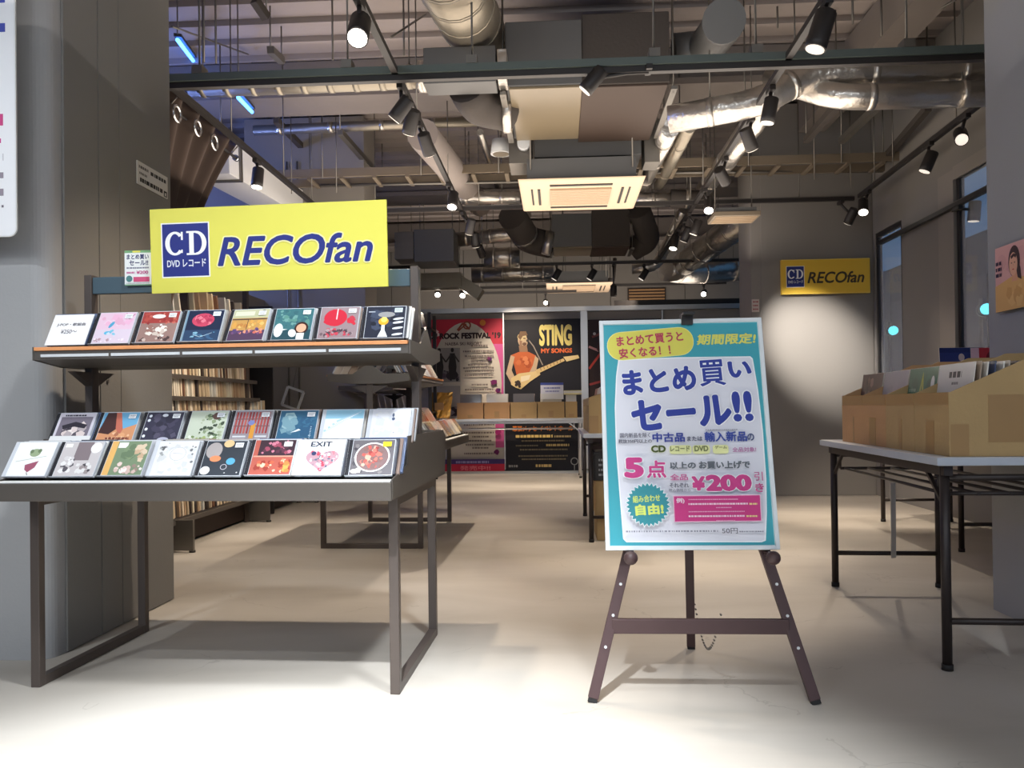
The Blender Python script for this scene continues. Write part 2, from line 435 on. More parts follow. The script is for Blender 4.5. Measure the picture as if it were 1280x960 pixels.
# grey columns deep in the shop
cl = thing('wall_column_left', None, None); cl['kind'] = 'structure'
MB().box(-3.05, -1.86, 7.70, 8.2, 0, 3.735).build('column', M_wall, cl)
for px in (361, 374):
    x = A(px, 430, 7.68).x
    MB().tube([(x, 7.675, .02), (x, 7.675, 3.3)], .009, 8).build('conduit', M_zinc, cl)
p = A(366, 498, 7.64)
q = MB()
for (dx, dz, w, h) in ((-.1, 0, .02, .22), (.08, -.02, .02, .22), (0, .1, .18, .02), (0, -.12, .18, .02)):
    q.box(p.x+dx-w/2, p.x+dx+w/2, 7.62, 7.66, p.z+dz-h/2, p.z+dz+h/2)
cr = thing('wall_column_right', None, None); cr['kind'] = 'structure'
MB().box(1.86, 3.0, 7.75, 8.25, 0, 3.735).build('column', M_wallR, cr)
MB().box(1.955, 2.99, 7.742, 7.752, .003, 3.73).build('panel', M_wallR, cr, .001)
# right side wall with two openings to the street
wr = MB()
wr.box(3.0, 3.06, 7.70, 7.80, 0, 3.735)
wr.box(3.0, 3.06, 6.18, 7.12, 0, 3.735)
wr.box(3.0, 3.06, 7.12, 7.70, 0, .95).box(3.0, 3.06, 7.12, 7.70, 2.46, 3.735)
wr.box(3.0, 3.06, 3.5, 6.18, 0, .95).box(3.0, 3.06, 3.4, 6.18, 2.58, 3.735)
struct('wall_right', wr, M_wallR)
w1 = MB()
for (y0, y1, z0, z1) in ((7.12, 7.70, .95, .99), (7.12, 7.70, 2.42, 2.46), (7.12, 7.16, .99, 2.42), (7.66, 7.70, .99, 2.42)):
    w1.box(3.01, 3.05, y0, y1, z0, z1)
wn = struct('window_1', w1, M_fix); MB().box(3.027, 3.033, 7.16, 7.66, .99, 2.42).build('pane', M_glass, wn)
w2 = MB()
for (y0, y1, z0, z1) in ((3.42, 6.18, .95, .99), (3.42, 6.18, 2.54, 2.58), (6.14, 6.18, .99, 2.54), (4.74, 4.78, .99, 2.54), (3.42, 3.46, .99, 2.54)):
    w2.box(3.01, 3.05, y0, y1, z0, z1)
wn = struct('window_2', w2, M_fix)
for a, b in ((3.46, 4.74), (4.78, 6.14)): MB().box(3.027, 3.033, a, b, .99, 2.54).build('pane', M_glass, wn)
# window head lining, lighter than the wall
struct('trim_6', MB().box(2.985, 2.9995, 6.18, 6.42, .0, 2.62).box(2.985, 2.9995, 4.2, 6.18, 2.54, 2.64), M_wall)
# the building across the street
fa = thing('street_building', 'dark building with grey window bays seen through the shop windows', 'building', (8.6, 11, 0))
MB().box(0, 2, -9, 22, 0, 4.3).build('facade', M_lot, fa)
for k in range(17):
    y = -8.6+k*1.75
    MB().box(-.06, 0, y, y+1.1, .5, 3.4).build('window', M_lit if k % 3 == 0 else M_fix, fa)
    MB().box(-.16, 0, y+1.25, y+1.45, 0, 4.25).build('pilaster', M_wall, fa)
for px, py, Y, lab in ((1117, 413, 10.2, 'small cyan signal light glowing beyond the narrow window'), (1234, 386, 8.2, 'small cyan signal light glowing beside the tilted portrait poster')):
    p = A(px, py, Y); t = thing('signal_lamp', lab, 'lamp', (p.x, p.y, 0))
    MB().tube([(0, .12, 0), (0, .12, p.z+.12)], .02, 8).build('pole', M_fix, t)
    MB().tube([(0, 0, p.z), (.02, .1, p.z)], .055, 14).build('lens', M_cyan, t)
    MB().tube([(0, .03, p.z), (.02, .11, p.z)], .07, 14).build('housing', M_fix, t)

# back partition with aluminium frame, the higher wall behind it
bk = thing('wall_back', None, None); bk['kind'] = 'structure'
for k in range(8):
    x = -5.2+k*1.22
    MB().box(x, x+1.21, 13.3, 13.4, 0, 3.735).build('panel', M_wall, bk)
MB().box(-9, 3.3, 13.4, 13.5, 0, 3.9).build('backing', M_wall, bk)
pt = thing('wall_partition', None, None); pt['kind'] = 'structure'
zt = A(660, 390, 10.5).z
MB().box(-2.9, 2.6, 10.56, 10.62, .02, zt).build('panel', M_wall, pt)
MB().box(-2.9, 2.6, 10.48, 10.62, zt, zt+.06).build('top_rail', M_alu, pt)
MB().box(-2.9, 2.6, 10.48, 10.62, 0, .03).build('bottom_rail', M_alu, pt)
for px in (630, 731, 829):
    x = A(px, 480, 10.5).x; w = .045 if px == 731 else .008
    MB().box(x-w, x+w, 10.50, 10.56, .05, zt).build('mullion', M_alu, pt)
struct('wall_left', MB().box(-7.2, -7.0, -4, 15, 0, 3.9), M_wall)
struct('wall_shelf_back', MB().box(-3.0, -2.86, 4.6, 7.7, 0, 1.95), M_wall)

# ================================================================ ceiling services
def swoop(name, pts, r, m, label, cat, group=None, bands=0, seg=14, band_m=None, rr=.12):
    P0 = bend(pts, rr) if len(pts) > 2 else pts
    t = thing(name, label, cat, P0[0], 0, group); o0 = Vector(P0[0])
    loc = [Vector(p)-o0 for p in P0]
    MB().tube(loc, r, seg).build('duct_body', m, t)
    L = [0]
    for a, b in zip(loc, loc[1:]): L.append(L[-1]+(b-a).length)
    for k in range(bands):
        d = L[-1]*(k+.5)/bands
        for i in range(len(L)-1):
            if L[i] <= d <= L[i+1]:
                dr = (loc[i+1]-loc[i]).normalized(); p = loc[i]+dr*(d-L[i])
                MB().tube([p-dr*.02, p+dr*.02], r+.004, seg).build('clamp_band', band_m or M_foil, t)
                if k in (0, bands-1) and o0.z+p.z < 3.5: MB().tube([p+Vector((0,0,r)), (p.x, p.y, 3.77-o0.z)], .005, 6).build('hanger_rod', M_zinc, t)
                break
    return t

# lighting bridge running across the front
lb = thing('lighting_bridge', 'greenish steel channel with dark track crossing the ceiling nearest the entrance', 'beam', (0, 4.41, 2.70))
MB().box(-2.25, 2.55, -.02, .02, 0, .032).build('track', M_black, lb)
MB().box(-2.25, 2.55, -.035, .035, .034, .075).build('channel', M_green, lb)
for x in (-2.0, -1.15, -.45, .55, 1.1, 1.9):
    MB().tube([(x, 0, .075), (x, 0, 1.06)], .006, 6).build('hanger_rod', M_zinc, lb)
    MB().box(x-.03, x+.03, -.04, .04, .074, .12).build('rod_clip', M_zinc, lb)

# track rails
def rail(a, b, label, rods):
    a = Vector(a); b = Vector(b); t = thing('light_track', label, 'track', a, 0, 'black lighting tracks')
    MB().beam((0,0,0), b-a, .036, .032).build('rail', M_black, t)
    MB().beam(Vector((0,0,.021)), b-a+Vector((0,0,.021)), .018, .010).build('rail_top', M_zinc, t)
    for k in rods:
        p = (b-a)*k
        MB().tube([p+Vector((0,0,.02)), p+Vector((0,0,1.02))], .005, 6).build('hanger_rod', M_zinc, t)
    return t
rail((-.875, 1.6, 2.75), (-.89, 9.9, 2.75), 'long black lighting track left of the ceiling cassette', (.1,.25,.42,.6,.8,.97))
rail((1.24, 1.6, 2.75), (1.33, 10.7, 2.75), 'long black lighting track right of the ceiling cassette', (.1,.25,.42,.6,.8,.97))
rail((2.62, 3.6, 2.75), (2.76, 7.42, 2.75), 'black lighting track along the window side', (.1,.5,.9))
rail((-2.20, 4.43, 2.75), (-2.21, 7.45, 2.75), 'black lighting track above the brown curtain', (.3,.65,.9))
rail((-2.2, 7.5, 2.75), (2.74, 7.5, 2.75), 'black lighting track crossing in front of the grey columns', (.1,.3,.5,.7,.9))
zr = A(740, 343, 10.45).z+.146
rail((-2.4, 10.45, zr), (2.6, 10.45, zr), 'black lighting track crossing above the poster partition', (.1,.3,.5,.7,.9))
zr = A(562, 366, 11.6).z+.146
rail((-2.6, 11.6, zr), (.4, 11.6, zr), 'far left black lighting track beyond the poster partition', (.1,.5,.9))
zr = A(880, 366, 12.4).z+.146
rail((-1.5, 12.4, zr), (2.6, 12.4, zr), 'farthest black lighting track near the back wall', (.1,.5,.9))
zr = A(684, 377, 11.9).z+.146
rail((-1.3, 11.9, zr), (.3, 11.9, zr), 'short low black track beneath the far tracks', (.1,.5,.9))
# rail and lamp at the window head
a = AX(1100, 304, 2.95); b = AX(1243, 232, 2.95)
rail(a, b, 'black rail running along the top of the street windows', ())

def lamp(px, py, tx, target, watts, deg, label, glow=True, z=2.60, head=.145, col=WARM, ty=None, r=.043, tz=None, blend=.7):
    if ty is None: P = AZ(px, py, z)
    else: P = A(px, py, ty)
    P = Vector(P); tp = Vector((tx if tx is not None else P.x, P.y if ty is None else ty, P.z+.13 if tx is None else 2.732))
    if tz: tp.z = tz
    t = thing('track_spotlight', label, 'spotlight', tp, 0, 'black track spotlights')
    MB().box(-.017, .017, -.05, .05, -.028, 0).build('adapter', M_black, t, .002)
    c = P-tp; d = (Vector(target)-P).normalized()
    MB().tube([Vector((0, 0, -.028)), Vector((c.x*.4, c.y*.4, c.z*.5)), c-d*.01], .011, 8).build('arm', M_black, t)
    a = c-d*head/2; e = c+d*head/2
    h = MB().tube([a, a+d*.006, e-d*.03, e], r, 16, rs=[r*.86, r*.97, r, r])
    h.build('lamp_head', M_black, t)
    MB().tube([e+d*.0005, e+d*.004], r*.86, 16).build('lens', M_lens if glow else M_lensdim, t)
    if watts:
        spot('track_spot_light', P+d*(head/2+.03), target, watts*.78, deg, col, blend, .03)
    return t
S = lamp
# left long track
S(449, 36, -.876, (-.75, 1.75, .2), 190, 60, 'brightly glowing track spotlight nearest the camera, upper left', head=.16, r=.05)
S(502, 136, -.878, (-2.45, 5.0, .8), 230, 42, 'track spotlight just behind the crossing channel, turned to the left', False)
S(514, 152, -.880, (-1.9, 6.4, 0), 210, 50, 'track spotlight under the left long track, tipped down and left', False)
S(533, 180, -.880, (-.2, 7.6, 0), 220, 52, 'track spotlight on the left long track, tipped down to the right', False)
S(566, 250, -.882, (-1.0, 5.6, .4), 240, 60, 'brightly glowing track spotlight right of the large yellow sign')
S(588, 283, -.884, (-1.6, 8.9, .0), 110, 50, 'first of the dark spotlights clustered right below the glowing one', False)
S(594, 300, -.885, (-.7, 9.2, 0), 300, 55, 'middle spotlight of the cluster on the left long track', False)
S(601, 314, -.886, (-.4, 10.5, 1.3), 230, 50, 'last and lowest spotlight of the cluster on the left long track', False)
# right long track
S(1026, 38, 1.262, (.40, 3.75, 0), 170, 50, 'large track spotlight at upper right, white lens facing down', False, head=.18, r=.05)
S(962, 138, 1.272, (.75, 4.9, 0), 260, 50, 'upright dark spotlight on the right long track beside foil ducts', False)
S(936, 174, 1.278, (2.6, 6.6, 0), 380, 46, 'tilted dark spotlight on the right long track, second behind the channel', False)
S(903, 220, 1.285, (2.44, 7.75, 1.42), 1000, 28, 'dark spotlight hanging straight below the right long track', False, blend=1., col=NEUT)
S(886, 256, 1.29, (.95, 5.4, .2), 150, 60, 'brightly glowing spotlight on the right long track near the grey column')
S(870, 284, 1.295, (.35, 8.3, 0), 280, 50, 'spotlight below the glowing one, lens just showing', False)
S(858, 293, 1.297, (.3, 9.3, 0), 150, 50, 'dark spotlight crowded among others on the right long track', False)
S(843, 303, 1.30, (.7, 8.0, .4), 60, 50, 'small glowing spotlight low on the right long track')
# bridge, window side, curtain side
S(742, 100, .52, (-1.4, 4.75, .9), 110, 50, 'spotlight on the crossing channel over the dark ceiling box', False, ty=4.41, z=2.6)
S(1201, 170, 2.66, (1.80, 3.25, 1.05), 90, 34, 'nearest dark spotlight on the window side track', False, col=COOL)
S(1161, 202, 2.68, (1.75, 6.2, .3), 110, 50, 'spotlight with lit rim on the window side track', False)
S(1079, 258, 2.74, (2.1, 5.6, 0), 160, 58, 'brightly glowing spotlight above the small yellow wall sign')
S(1064, 270, 2.62, (2.2, 8.6, 1.0), 0, 24, 'dark spotlight aimed at the grey column beside the bright one', False, ty=7.5)
S(322, 222, -2.205, (-2.3, 5.6, .9), 110, 60, 'glowing spotlight on the curtain side track above the yellow sign')
S(1218, 264, 2.95, (2.93, 6.2, .2), 0, 60, 'small spotlight with lit rim hanging from the window rail', False, ty=6.05, tz=(a+(b-a)*((6.05-a.y)/(b.y-a.y))).z-.018)
# back of the shop
S(547, 366, None, (-1.4, 9.2, 1), 50, 70, 'left of the two glowing spotlights above the festival poster', ty=11.6)
S(578, 367, None, (-1.0, 9.2, 1), 50, 70, 'right of the two glowing spotlights above the festival poster', ty=11.6)
for px, w in ((696, 'left'), (740, 'middle'), (805, 'right')):
    S(px, 343, None, ((px-740)/100.-.2, 10.5, 1.5), 90, 60, '%s one of three short dark spotlights above the far cassette' % w, False, ty=10.45)
S(767, 363, None, (.9, 12, 0), 0, 50, 'dark spotlight just right of the far ceiling cassette', False, ty=10.45, tz=A(740, 343, 10.45).z+.13)
S(682, 377, None, (-.1, 9, 1), 0, 50, 'upper of two tiny glowing spotlights above the concert poster', ty=11.9, head=.11, r=.035)
S(686, 389, None, (.2, 10, 0), 0, 50, 'lower of two tiny glowing spotlights above the concert poster', ty=11.9, head=.11, r=.035)
S(880, 366, None, (1.3, 9, 1), 50, 60, 'lone glowing spotlight at far right above the easel sign', ty=12.4)

# ceiling cassettes
def cassette(x, y, z, s, label):
    t = thing('ceiling_air_conditioner', label, 'air conditioner', (x, y, z))
    h = s/2; k = .88
    mb = MB(); vs = []
    for zz, f in ((0, .95), (.006, .985), (.016, 1.0)):
        for (a, b) in ((-1,-1),(1,-1),(1,1),(-1,1)): vs.append((a*h*f, b*h*f, zz))
    mb.add(vs, [(3,2,1,0),(0,1,5,4),(1,2,6,5),(2,3,7,6),(3,0,4,7),(4,5,9,8),(5,6,10,9),(6,7,11,10),(7,4,8,11),(8,9,10,11)])
    mb.build('panel', M_ivory, t, .004)
    MB().box(-h*.5, h*.5, -h*.5, h*.5, -.012, .002).build('grille', M_ivory2, t)
    for i in range(9):
        yy = -h*.45+i*h*.11; MB().box(-h*.48, h*.48, yy, yy+.006, -.0155, -.012).build('grille_slat', M_ivory, t)
    MB().box(-h*.5, h*.5, -h*.74, -h*.66, -.006, .002).build('air_slot', M_dark, t)
    MB().box(-h*.5, h*.5, h*.66, h*.74, -.006, .002).build('air_slot', M_dark, t)
    for sx in (-1, 1):
        MB().box(sx*h*.66, sx*h*.70, -h*.5, h*.5, -.006, .002).build('air_slot', M_dark, t)
        MB().box(sx*h*.78, sx*h*.81, -h*.5, h*.5, -.004, .002).build('air_slot', M_dark, t)
    MB().box(-h*.86, h*.86, -h*.86, h*.86, .017, .19).build('housing', M_grey, t)
    for sx in (-1, 1):
        for sy in (-1, 1):
            MB().tube([(sx*h*.8, sy*h*.9, .1), (sx*h*.8, sy*h*.9, 3.76-z)], .006, 6).build('hanger_rod', M_zinc, t)
    MB().tube([(h*.86, 0, .12), (h*1.1, 0, .12), (h*1.15, .1, .45)], .03, 8).build('refrigerant_pipe', M_rubber, t)
    return t
cassette(.205, 6.62, 2.61, .98, 'square ivory ceiling cassette hanging nearest, over the middle aisle')
cassette(.33, 11.85, 2.61, .95, 'far ivory ceiling cassette above the concert poster')
p = A(917, 272, 7.2)
t = thing('supply_grille', 'small pale air grille hanging beside the right grey column', 'air grille', p)
MB().box(-.2, .2, -.16, .16, -.02, .02).build('face_plate', M_ladder, t, .004)
for sx_ in (-.16, .16): MB().tube([(sx_, 0, .06), (sx_, 0, 3.76-p.z)], .005, 6).build('hanger_rod', M_zinc, t)
for i in range(6): MB().box(-.18, .18, -.13+i*.045, -.115+i*.045, -.026, -.02).build('louver', M_ivory2, t)
MB().box(-.17, .17, -.13, .13, .021, .06).build('neck', M_grey, t)

# big air handling boxes: grey half and dark half, light and brown undersides
def handler(x0, x1, xm, y, z, d, hh, label, zr=.0):
    t = thing('air_handling_box', label, 'air handling unit', (xm, y, z))
    MB().box(x0-xm, 0, 0, d, .012, hh).build('grey_casing', M_grey, t, .006)
    MB().box(.001, x1-xm, .02, d, .012, hh+.04).build('dark_casing', M_rubber, t, .006)
    MB().box(x0-xm+.02, -.001, .01, d-.01, -.006, .012).build('cream_underside', M_cream, t, .004)
    MB().box(.0, x1-xm-.01, .03, d+.08, -.004, .012).build('brown_underside', M_brown, t, .004)
    for sx in (x0-xm-.02, x1-xm+.03):
        for yy in (.08, d-.08):
            MB().tube([(sx, yy, -.03), (sx, yy, 3.76-z)], .007, 6).build('hanger_rod', M_zinc, t)
        MB().box(sx-.02, sx+.02, .03, d-.03, -.03, -.008).build('hanger_angle', M_zinc, t)
    return t
handler(A(632, 107, 5.15).x, A(838, 107, 5.15).x, A(728, 107, 5.15).x, 5.15, A(728, 107, 5.15).z, 1.02, .43, 'large near air handling box with cream and brown underside')
handler(A(690, 309, 9.9).x, A(788, 309, 9.9).x, A(740, 309, 9.9).x, 9.9, A(735, 309, 9.9).z, .55, .42, 'smaller far air handling box below the first cassette')
t = thing('air_handling_box', 'plain grey box hung directly behind the large air handler', 'air handling unit', A(735, 222, 6.3))
MB().box(-.42, .42, 0, .5, .17, .50).build('grey_casing', M_grey, t, .006)
MB().box(-.62, -.44, -.02, .3, .12, .42).build('control_box', M_zinc, t, .004)
MB().box(.44, .56, -.02, .2, .1, .44).build('control_box', M_zinc, t, .004)
MB().tube([(-.5, -.03, .26), (-.5, -.1, .26)], .05, 14).build('gauge', M_strip, t)

# round ducts
swoop('spiral_duct', [A(238, 108, 5.2), A(470, 101, 5.2)+Vector((0,0,.012)), A(528, 98, 5.2)+Vector((0,0,.014))], .075, M_spiral, 'pale spiral duct running left from the lighting channel', 'duct', bands=9, band_m=M_spiral)
swoop('foil_duct', [A(524, 96, 5.16), A(534, 96, 5.16)], .10, M_foil, 'short foil collar left of the grey duct box', 'duct')
p = A(576, 92, 5.1)
t = thing('duct_box', 'flat grey duct box under the channel left of the large air handler', 'duct', p)
MB().box(-.23, .23, -.08, .12, -.09, .14).build('casing', M_grey, t, .005)
MB().box(.24, .30, -.07, .11, -.075, .12).build('foil_collar', M_foil, t, .004)
swoop('elbow_duct', [A(585, 118, 5.3)+Vector((0,0,.05)), A(597, 132, 5.45), A(636, 140, 5.6)], .135, M_rubber, 'dark insulated elbow duct bending towards the large air handler', 'duct', bands=0, rr=.2)
MB_ = swoop('foil_duct', [A(630, 139, 5.55), A(640, 139, 5.55)], .15, M_foil, 'foil collar on the left flank of the large air handler', 'duct')
swoop('spiral_duct', [A(548, -60, 4.1)+Vector((0,0,.0)), A(600, 52, 5.6)+Vector((0,0,.0))], .20, M_spiral, 'wide spiral duct coming overhead towards the channel', 'duct', bands=5, band_m=M_spiral, seg=20)
swoop('insulated_duct', [A(905, 26, 4.7), A(905, 30, 5.0), A(880, 62, 5.6), A(842, 66, 5.6)], .125, M_grey, 'dark round duct end right of the large air handler', 'duct', seg=20, rr=.25)
# foil ducts at right
swoop('foil_duct', [A(1262, 88, 5.05), A(1010, 93, 5.15), A(952, 128, 5.1), A(836, 150, 5.25)], .088, M_foil, 'upper crinkled foil duct sweeping from right towards the air handler', 'duct', bands=4, seg=18, rr=.3)
swoop('foil_duct', [A(1262, 116, 4.98), A(1050, 122, 5.05), A(1000, 108, 5.25), A(965, 96, 5.5)], .078, M_foil, 'lower crinkled foil duct running to the right pillar', 'duct', bands=3, seg=18, rr=.3)
swoop('foil_duct', [A(960, 128, 5.3), A(905, 205, 7.0), A(880, 236, 8.4)], .085, M_foil, 'foil duct running back beside the right long track', 'duct', bands=3)
swoop('foil_duct', [A(838, 160, 5.9), A(803, 232, 8.0)], .07, M_foil, 'thin foil duct right of the brown underside', 'duct', bands=3)
swoop('foil_duct', [A(862, 158, 5.9), A(824, 232, 8.0)], .05, M_spiral, 'slim steel pipe next to the thin foil duct', 'duct', bands=2, band_m=M_spiral)
swoop('foil_duct', [A(950, 262, 8.9), A(855, 330, 11.0)], .16, M_foil, 'large foil duct running back at right behind the glowing lamp', 'duct', bands=5)
swoop('foil_duct', [A(832, 338, 11.0), A(862, 342, 11.3), A(935, 337, 11.6)], .15, M_foil, 'bluish foil duct disappearing behind the right grey column', 'duct', bands=3)
swoop('foil_duct', [A(790, 336, 10.7), A(820, 333, 10.7), A(842, 290, 10.6), A(855, 262, 10.2)], .07, M_foil, 'bent foil pipe right of the far air handling box', 'duct', bands=4)
swoop('elbow_duct', [A(798, 262, 9.9), A(812, 300, 10.3), A(790, 312, 10.4)], .15, M_rubber, 'dark elbow duct right of the far air handling box', 'duct')
swoop('elbow_duct', [A(640, 270, 9.4), A(660, 300, 10.0), A(688, 306, 10.1)], .17, M_rubber, 'dark elbow duct left of the far air handling box', 'duct', bands=1)
swoop('foil_duct', [A(682, 318, 9.9), A(688, 290, 9.9)], .06, M_foil, 'short upright foil collar left of the far air handling box', 'duct')
swoop('foil_duct', [A(590, 343, 10.9), A(692, 340, 10.9)], .11, M_foil, 'bright foil duct low behind the middle aisle', 'duct', bands=4)
swoop('foil_duct', [A(568, 300, 10.0), A(645, 292, 10.0), A(655, 268, 9.6)], .09, M_foil, 'foil duct crossing behind the left long track cluster', 'duct', bands=4)
swoop('foil_duct', [A(606, 322, 10.2), A(650, 322, 10.2)], .13, M_foil, 'stubby shiny foil duct near the far cross track', 'duct', bands=2)
swoop('foil_duct', [A(560, 247, 7.9), A(650, 247, 7.9)], .06, M_foil, 'foil duct crossing left of the ceiling cassette', 'duct', bands=2)
swoop('foil_duct', [A(795, 250, 8.0), A(838, 250, 8.0)], .07, M_foil, 'short foil duct peeping out right of the ceiling cassette', 'duct', bands=1)
swoop('foil_duct', [A(838, 248, 8.0), A(880, 250, 8.0)], .09, M_rubber, 'black insulated duct piece right of the ceiling cassette', 'duct', bands=1)
t = thing('duct_box', 'grey rectangular duct at far left above the back racks', 'duct', A(548, 308, 9.6))
MB().box(-.28, .2, -.1, .4, -.2, .19).build('casing', M_grey, t, .006)
MB().box(-.52, -.29, -.08, .3, -.16, .17).build('casing', M_zinc, t, .006)
for sx_ in (-.24, .16): MB().tube([(sx_, .1, .19), (sx_, .1, 3.77-t.location.z)], .006, 6).build('hanger_rod', M_zinc, t)
t = thing('duct_box', 'wide low sheet metal duct under the far left ceiling', 'duct', A(556, 352, 11.0))
MB().beam((-.35, 0, 0), (.25, 0, 0), .3, .2).beam((.2, 0, .0), (.5, 0, -.2), .25, .16).build('casing', M_spiral, t, .004)
for sx_ in (-.3, .2): MB().tube([(sx_, .1, .08), (sx_, .1, 3.77-t.location.z)], .006, 6).build('hanger_rod', M_zinc, t)
# slim frontal pipes at left
swoop('steel_pipe', [A(318, 163, 7.1), A(640, 150, 7.1)], .045, M_spiral, 'shiny slim pipe crossing the left ceiling', 'pipe', bands=5)
swoop('steel_pipe', [A(268, 140, 6.9), A(520, 127, 6.9)], .05, M_beam, 'dull painted pipe above the shiny slim pipe', 'pipe', bands=3, band_m=M_zinc)
swoop('foil_duct', [A(528, 168, 6.2), A(600, 256, 8.6)], .125, M_deck, 'dull grey round duct behind the left long track', 'duct', bands=0)
swoop('steel_pipe', [A(600, 165, 7.2), A(622, 235, 9.5)], .03, M_foil, 'thin bright pipe left of the ceiling cassette', 'pipe')
# cable ladder
ly = 7.15; z0 = A(640, 210, ly).z
t = thing('cable_ladder', 'long tan cable ladder crossing the whole ceiling', 'cable ladder', (0, ly, z0))
x0 = A(330, 215, ly).x; x1 = 3.0
MB().box(x0, x1, -.012, .012, -.035, .04).build('side_rail', M_ladder, t)
MB().box(x0, x1, .30, .324, -.035, .04).build('side_rail', M_ladder, t)
k = x0+.1
while k < x1-.05:
    MB().box(k, k+.035, -.012, .30, -.055, -.036).build('rung', M_ladder, t); k += .3
for x in (-2.1, -1.2, -.5, .9, 1.7, 2.5):
    MB().tube([(x, -.03, -.05), (x, -.03, 3.735-z0)], .006, 6).build('hanger_rod', M_zinc, t)
swoop('steel_pipe', [A(400, 232, 7.4), A(700, 226, 7.4)], .014, M_zinc, 'thin conduit just under the cable ladder at left', 'conduit')
swoop('steel_pipe', [A(790, 216, 7.4), A(1105, 214, 7.5)], .014, M_zinc, 'thin conduit just under the cable ladder at right', 'conduit')
# ceiling speaker / smoke detector
p = A(626, 184, 6.9)
t = thing('ceiling_speaker', 'round grey pendant speaker left of the ceiling cassette', 'speaker', p)
MB().tube([(0,0,-.06),(0,0,.06)], .09, 18, rs=[.09, .075]).build('drum', M_strip, t)
MB().tube([(0,0,-.064),(0,0,-.0605)], .07, 18).build('grille', M_spiral, t)
MB().tube([(0,0,.06),(0,0,3.77-p.z)], .006, 6).build('hanger_rod', M_zinc, t)
# blue tubes
for (a, b, lab) in (((222, 50), (243, 78), 'upper blue fluorescent tube beside the left pillar'), ((298, 122), (315, 140), 'lower blue fluorescent tube above the brown curtain')):
    pa = A(*a, 5.4); pb = A(*b, 6.5)
    t = thing('blue_tube_lamp', lab, 'lamp', pa, 0, 'blue tube lamps')
    MB().tube([(0,0,0), pb-pa], .014, 10).build('tube', M_blue, t)
    MB().beam(Vector((0,0,.035)), pb-pa+Vector((0,0,.035)), .05, .02).build('batten', M_black, t)
    for f in (0., 1.): 
        q = (pb-pa)*f; MB().tube([q+Vector((0,0,.04)), q+Vector((0,0,3.77-pa.z-(pb-pa).z*f))], .005, 6).build('hanger_rod', M_zinc, t)
def bluelamp(loc, w):
    l = bpy.data.lights.new('blue_tube_light', 'POINT'); l.energy = w; l.color = (.22, .34, 1); l.shadow_soft_size = .15
    o = bpy.data.objects.new('blue_tube_light', l); COL.objects.link(o); o.location = loc
bluelamp((-3.7, 6.0, 2.9), 60); bluelamp((-4.8, 7.2, 2.5), 90)
# bluish bulkhead at the far left, lit by the tubes
struct('trim_7', MB().box(-6.9, -3.1, 8.6, 8.8, 1.9, 3.735), M_deck)
pa, pb = A(262, 196, 5.9), A(372, 262, 8.0)
t = thing('square_duct', 'pale square duct washed by blue light right of the brown curtain', 'duct', pa)
MB().beam((0,0,0), pb-pa, .30, .26).build('casing', M_white, t, .004)
for f in (.1, .9): 
    q = (pb-pa)*f; MB().tube([q+Vector((0,0,.12)), (q.x, q.y, 3.77-pa.z)], .006, 6).build('hanger_rod', M_zinc, t)
    MB().beam(q-(pb-pa).normalized()*.02, q+(pb-pa).normalized()*.02, .33, .29).build('flange', M_zinc, t)

# seismic braces and hanging channels
for i, (a, b, Y, Y2, lab) in enumerate([
    ((318, 0), (333, 22), 4.9, 5.0, 'short dark strut hanging at the upper left'),
    ((338, 62), (352, 76), 5.6, 5.9, 'dark strut stub left of the glowing lamp'),
    ((345, 150), (398, 205), 6.9, 8.4, 'long dark slanting strut under the left ceiling'),
    ((425, 165), (478, 225), 6.9, 8.6, 'pale slanting strut right of the long dark one'),
    ((1046, 132), (1008, 175), 6.0, 6.9, 'dark slanting strut left under the foil ducts'),
    ((1098, 132), (1052, 176), 6.0, 6.9, 'dark slanting strut right under the foil ducts'),
    ((1160, 135), (1104, 200), 6.2, 7.3, 'painted slanting strut next to the window track')]):
    pa = A(*a, Y); pb = A(*b, Y2)
    t = thing('ceiling_strut', lab, 'strut', pa)
    MB().beam((0,0,0), pb-pa, .05, .05).build('channel', M_zinc if i % 2 else M_rubber, t)
    for q in (Vector((0,0,0)), pb-pa): MB().tube([q+Vector((0,0,.02)), q+Vector((0,0,3.77-(pa.z+q.z)))], .006, 6).build('hanger_rod', M_zinc, t)
rods = [(258, 0, 255, 78), (266, 0, 270, 80), (414, 0, 416, 75), (504, 0, 505, 70), (1065, 0, 1066, 30), (1101, 0, 1102, 45), (1235, 0, 1236, 50), (972, 0, 972, 35)]
for i, (a, b, c, d) in enumerate(rods):
    Y = 5.0+.12*i; p = A(c, d, Y)
    o = MB().tube([(0,0,0), (0,0,3.77-p.z)], .007, 6).build('hanger_rod', M_zinc); o.location = p
    tag(o, 'thin threaded rod hanging from the ceiling deck', 'rod', 'thin ceiling hanger rods')
for i, (px, Y) in enumerate([(350,7.8),(385,7.6),(362,7.0),(418,7.0),(1015,7.0),(1060,7.3),(1113,6.9),(990,8.0),(880,8.6),(640,10.6),(700,11.0),(745,12.8),(425,8.6)]):
    p = A(px, 0, Y); o = MB().tube([(0,0,0), (0,0,3.77-2.8)], .005, 6).build('hanger_rod', M_zinc); o.location = (p.x, Y, 2.8)
    tag(o, 'thin threaded rod hanging from the ceiling deck', 'rod', 'thin ceiling hanger rods')
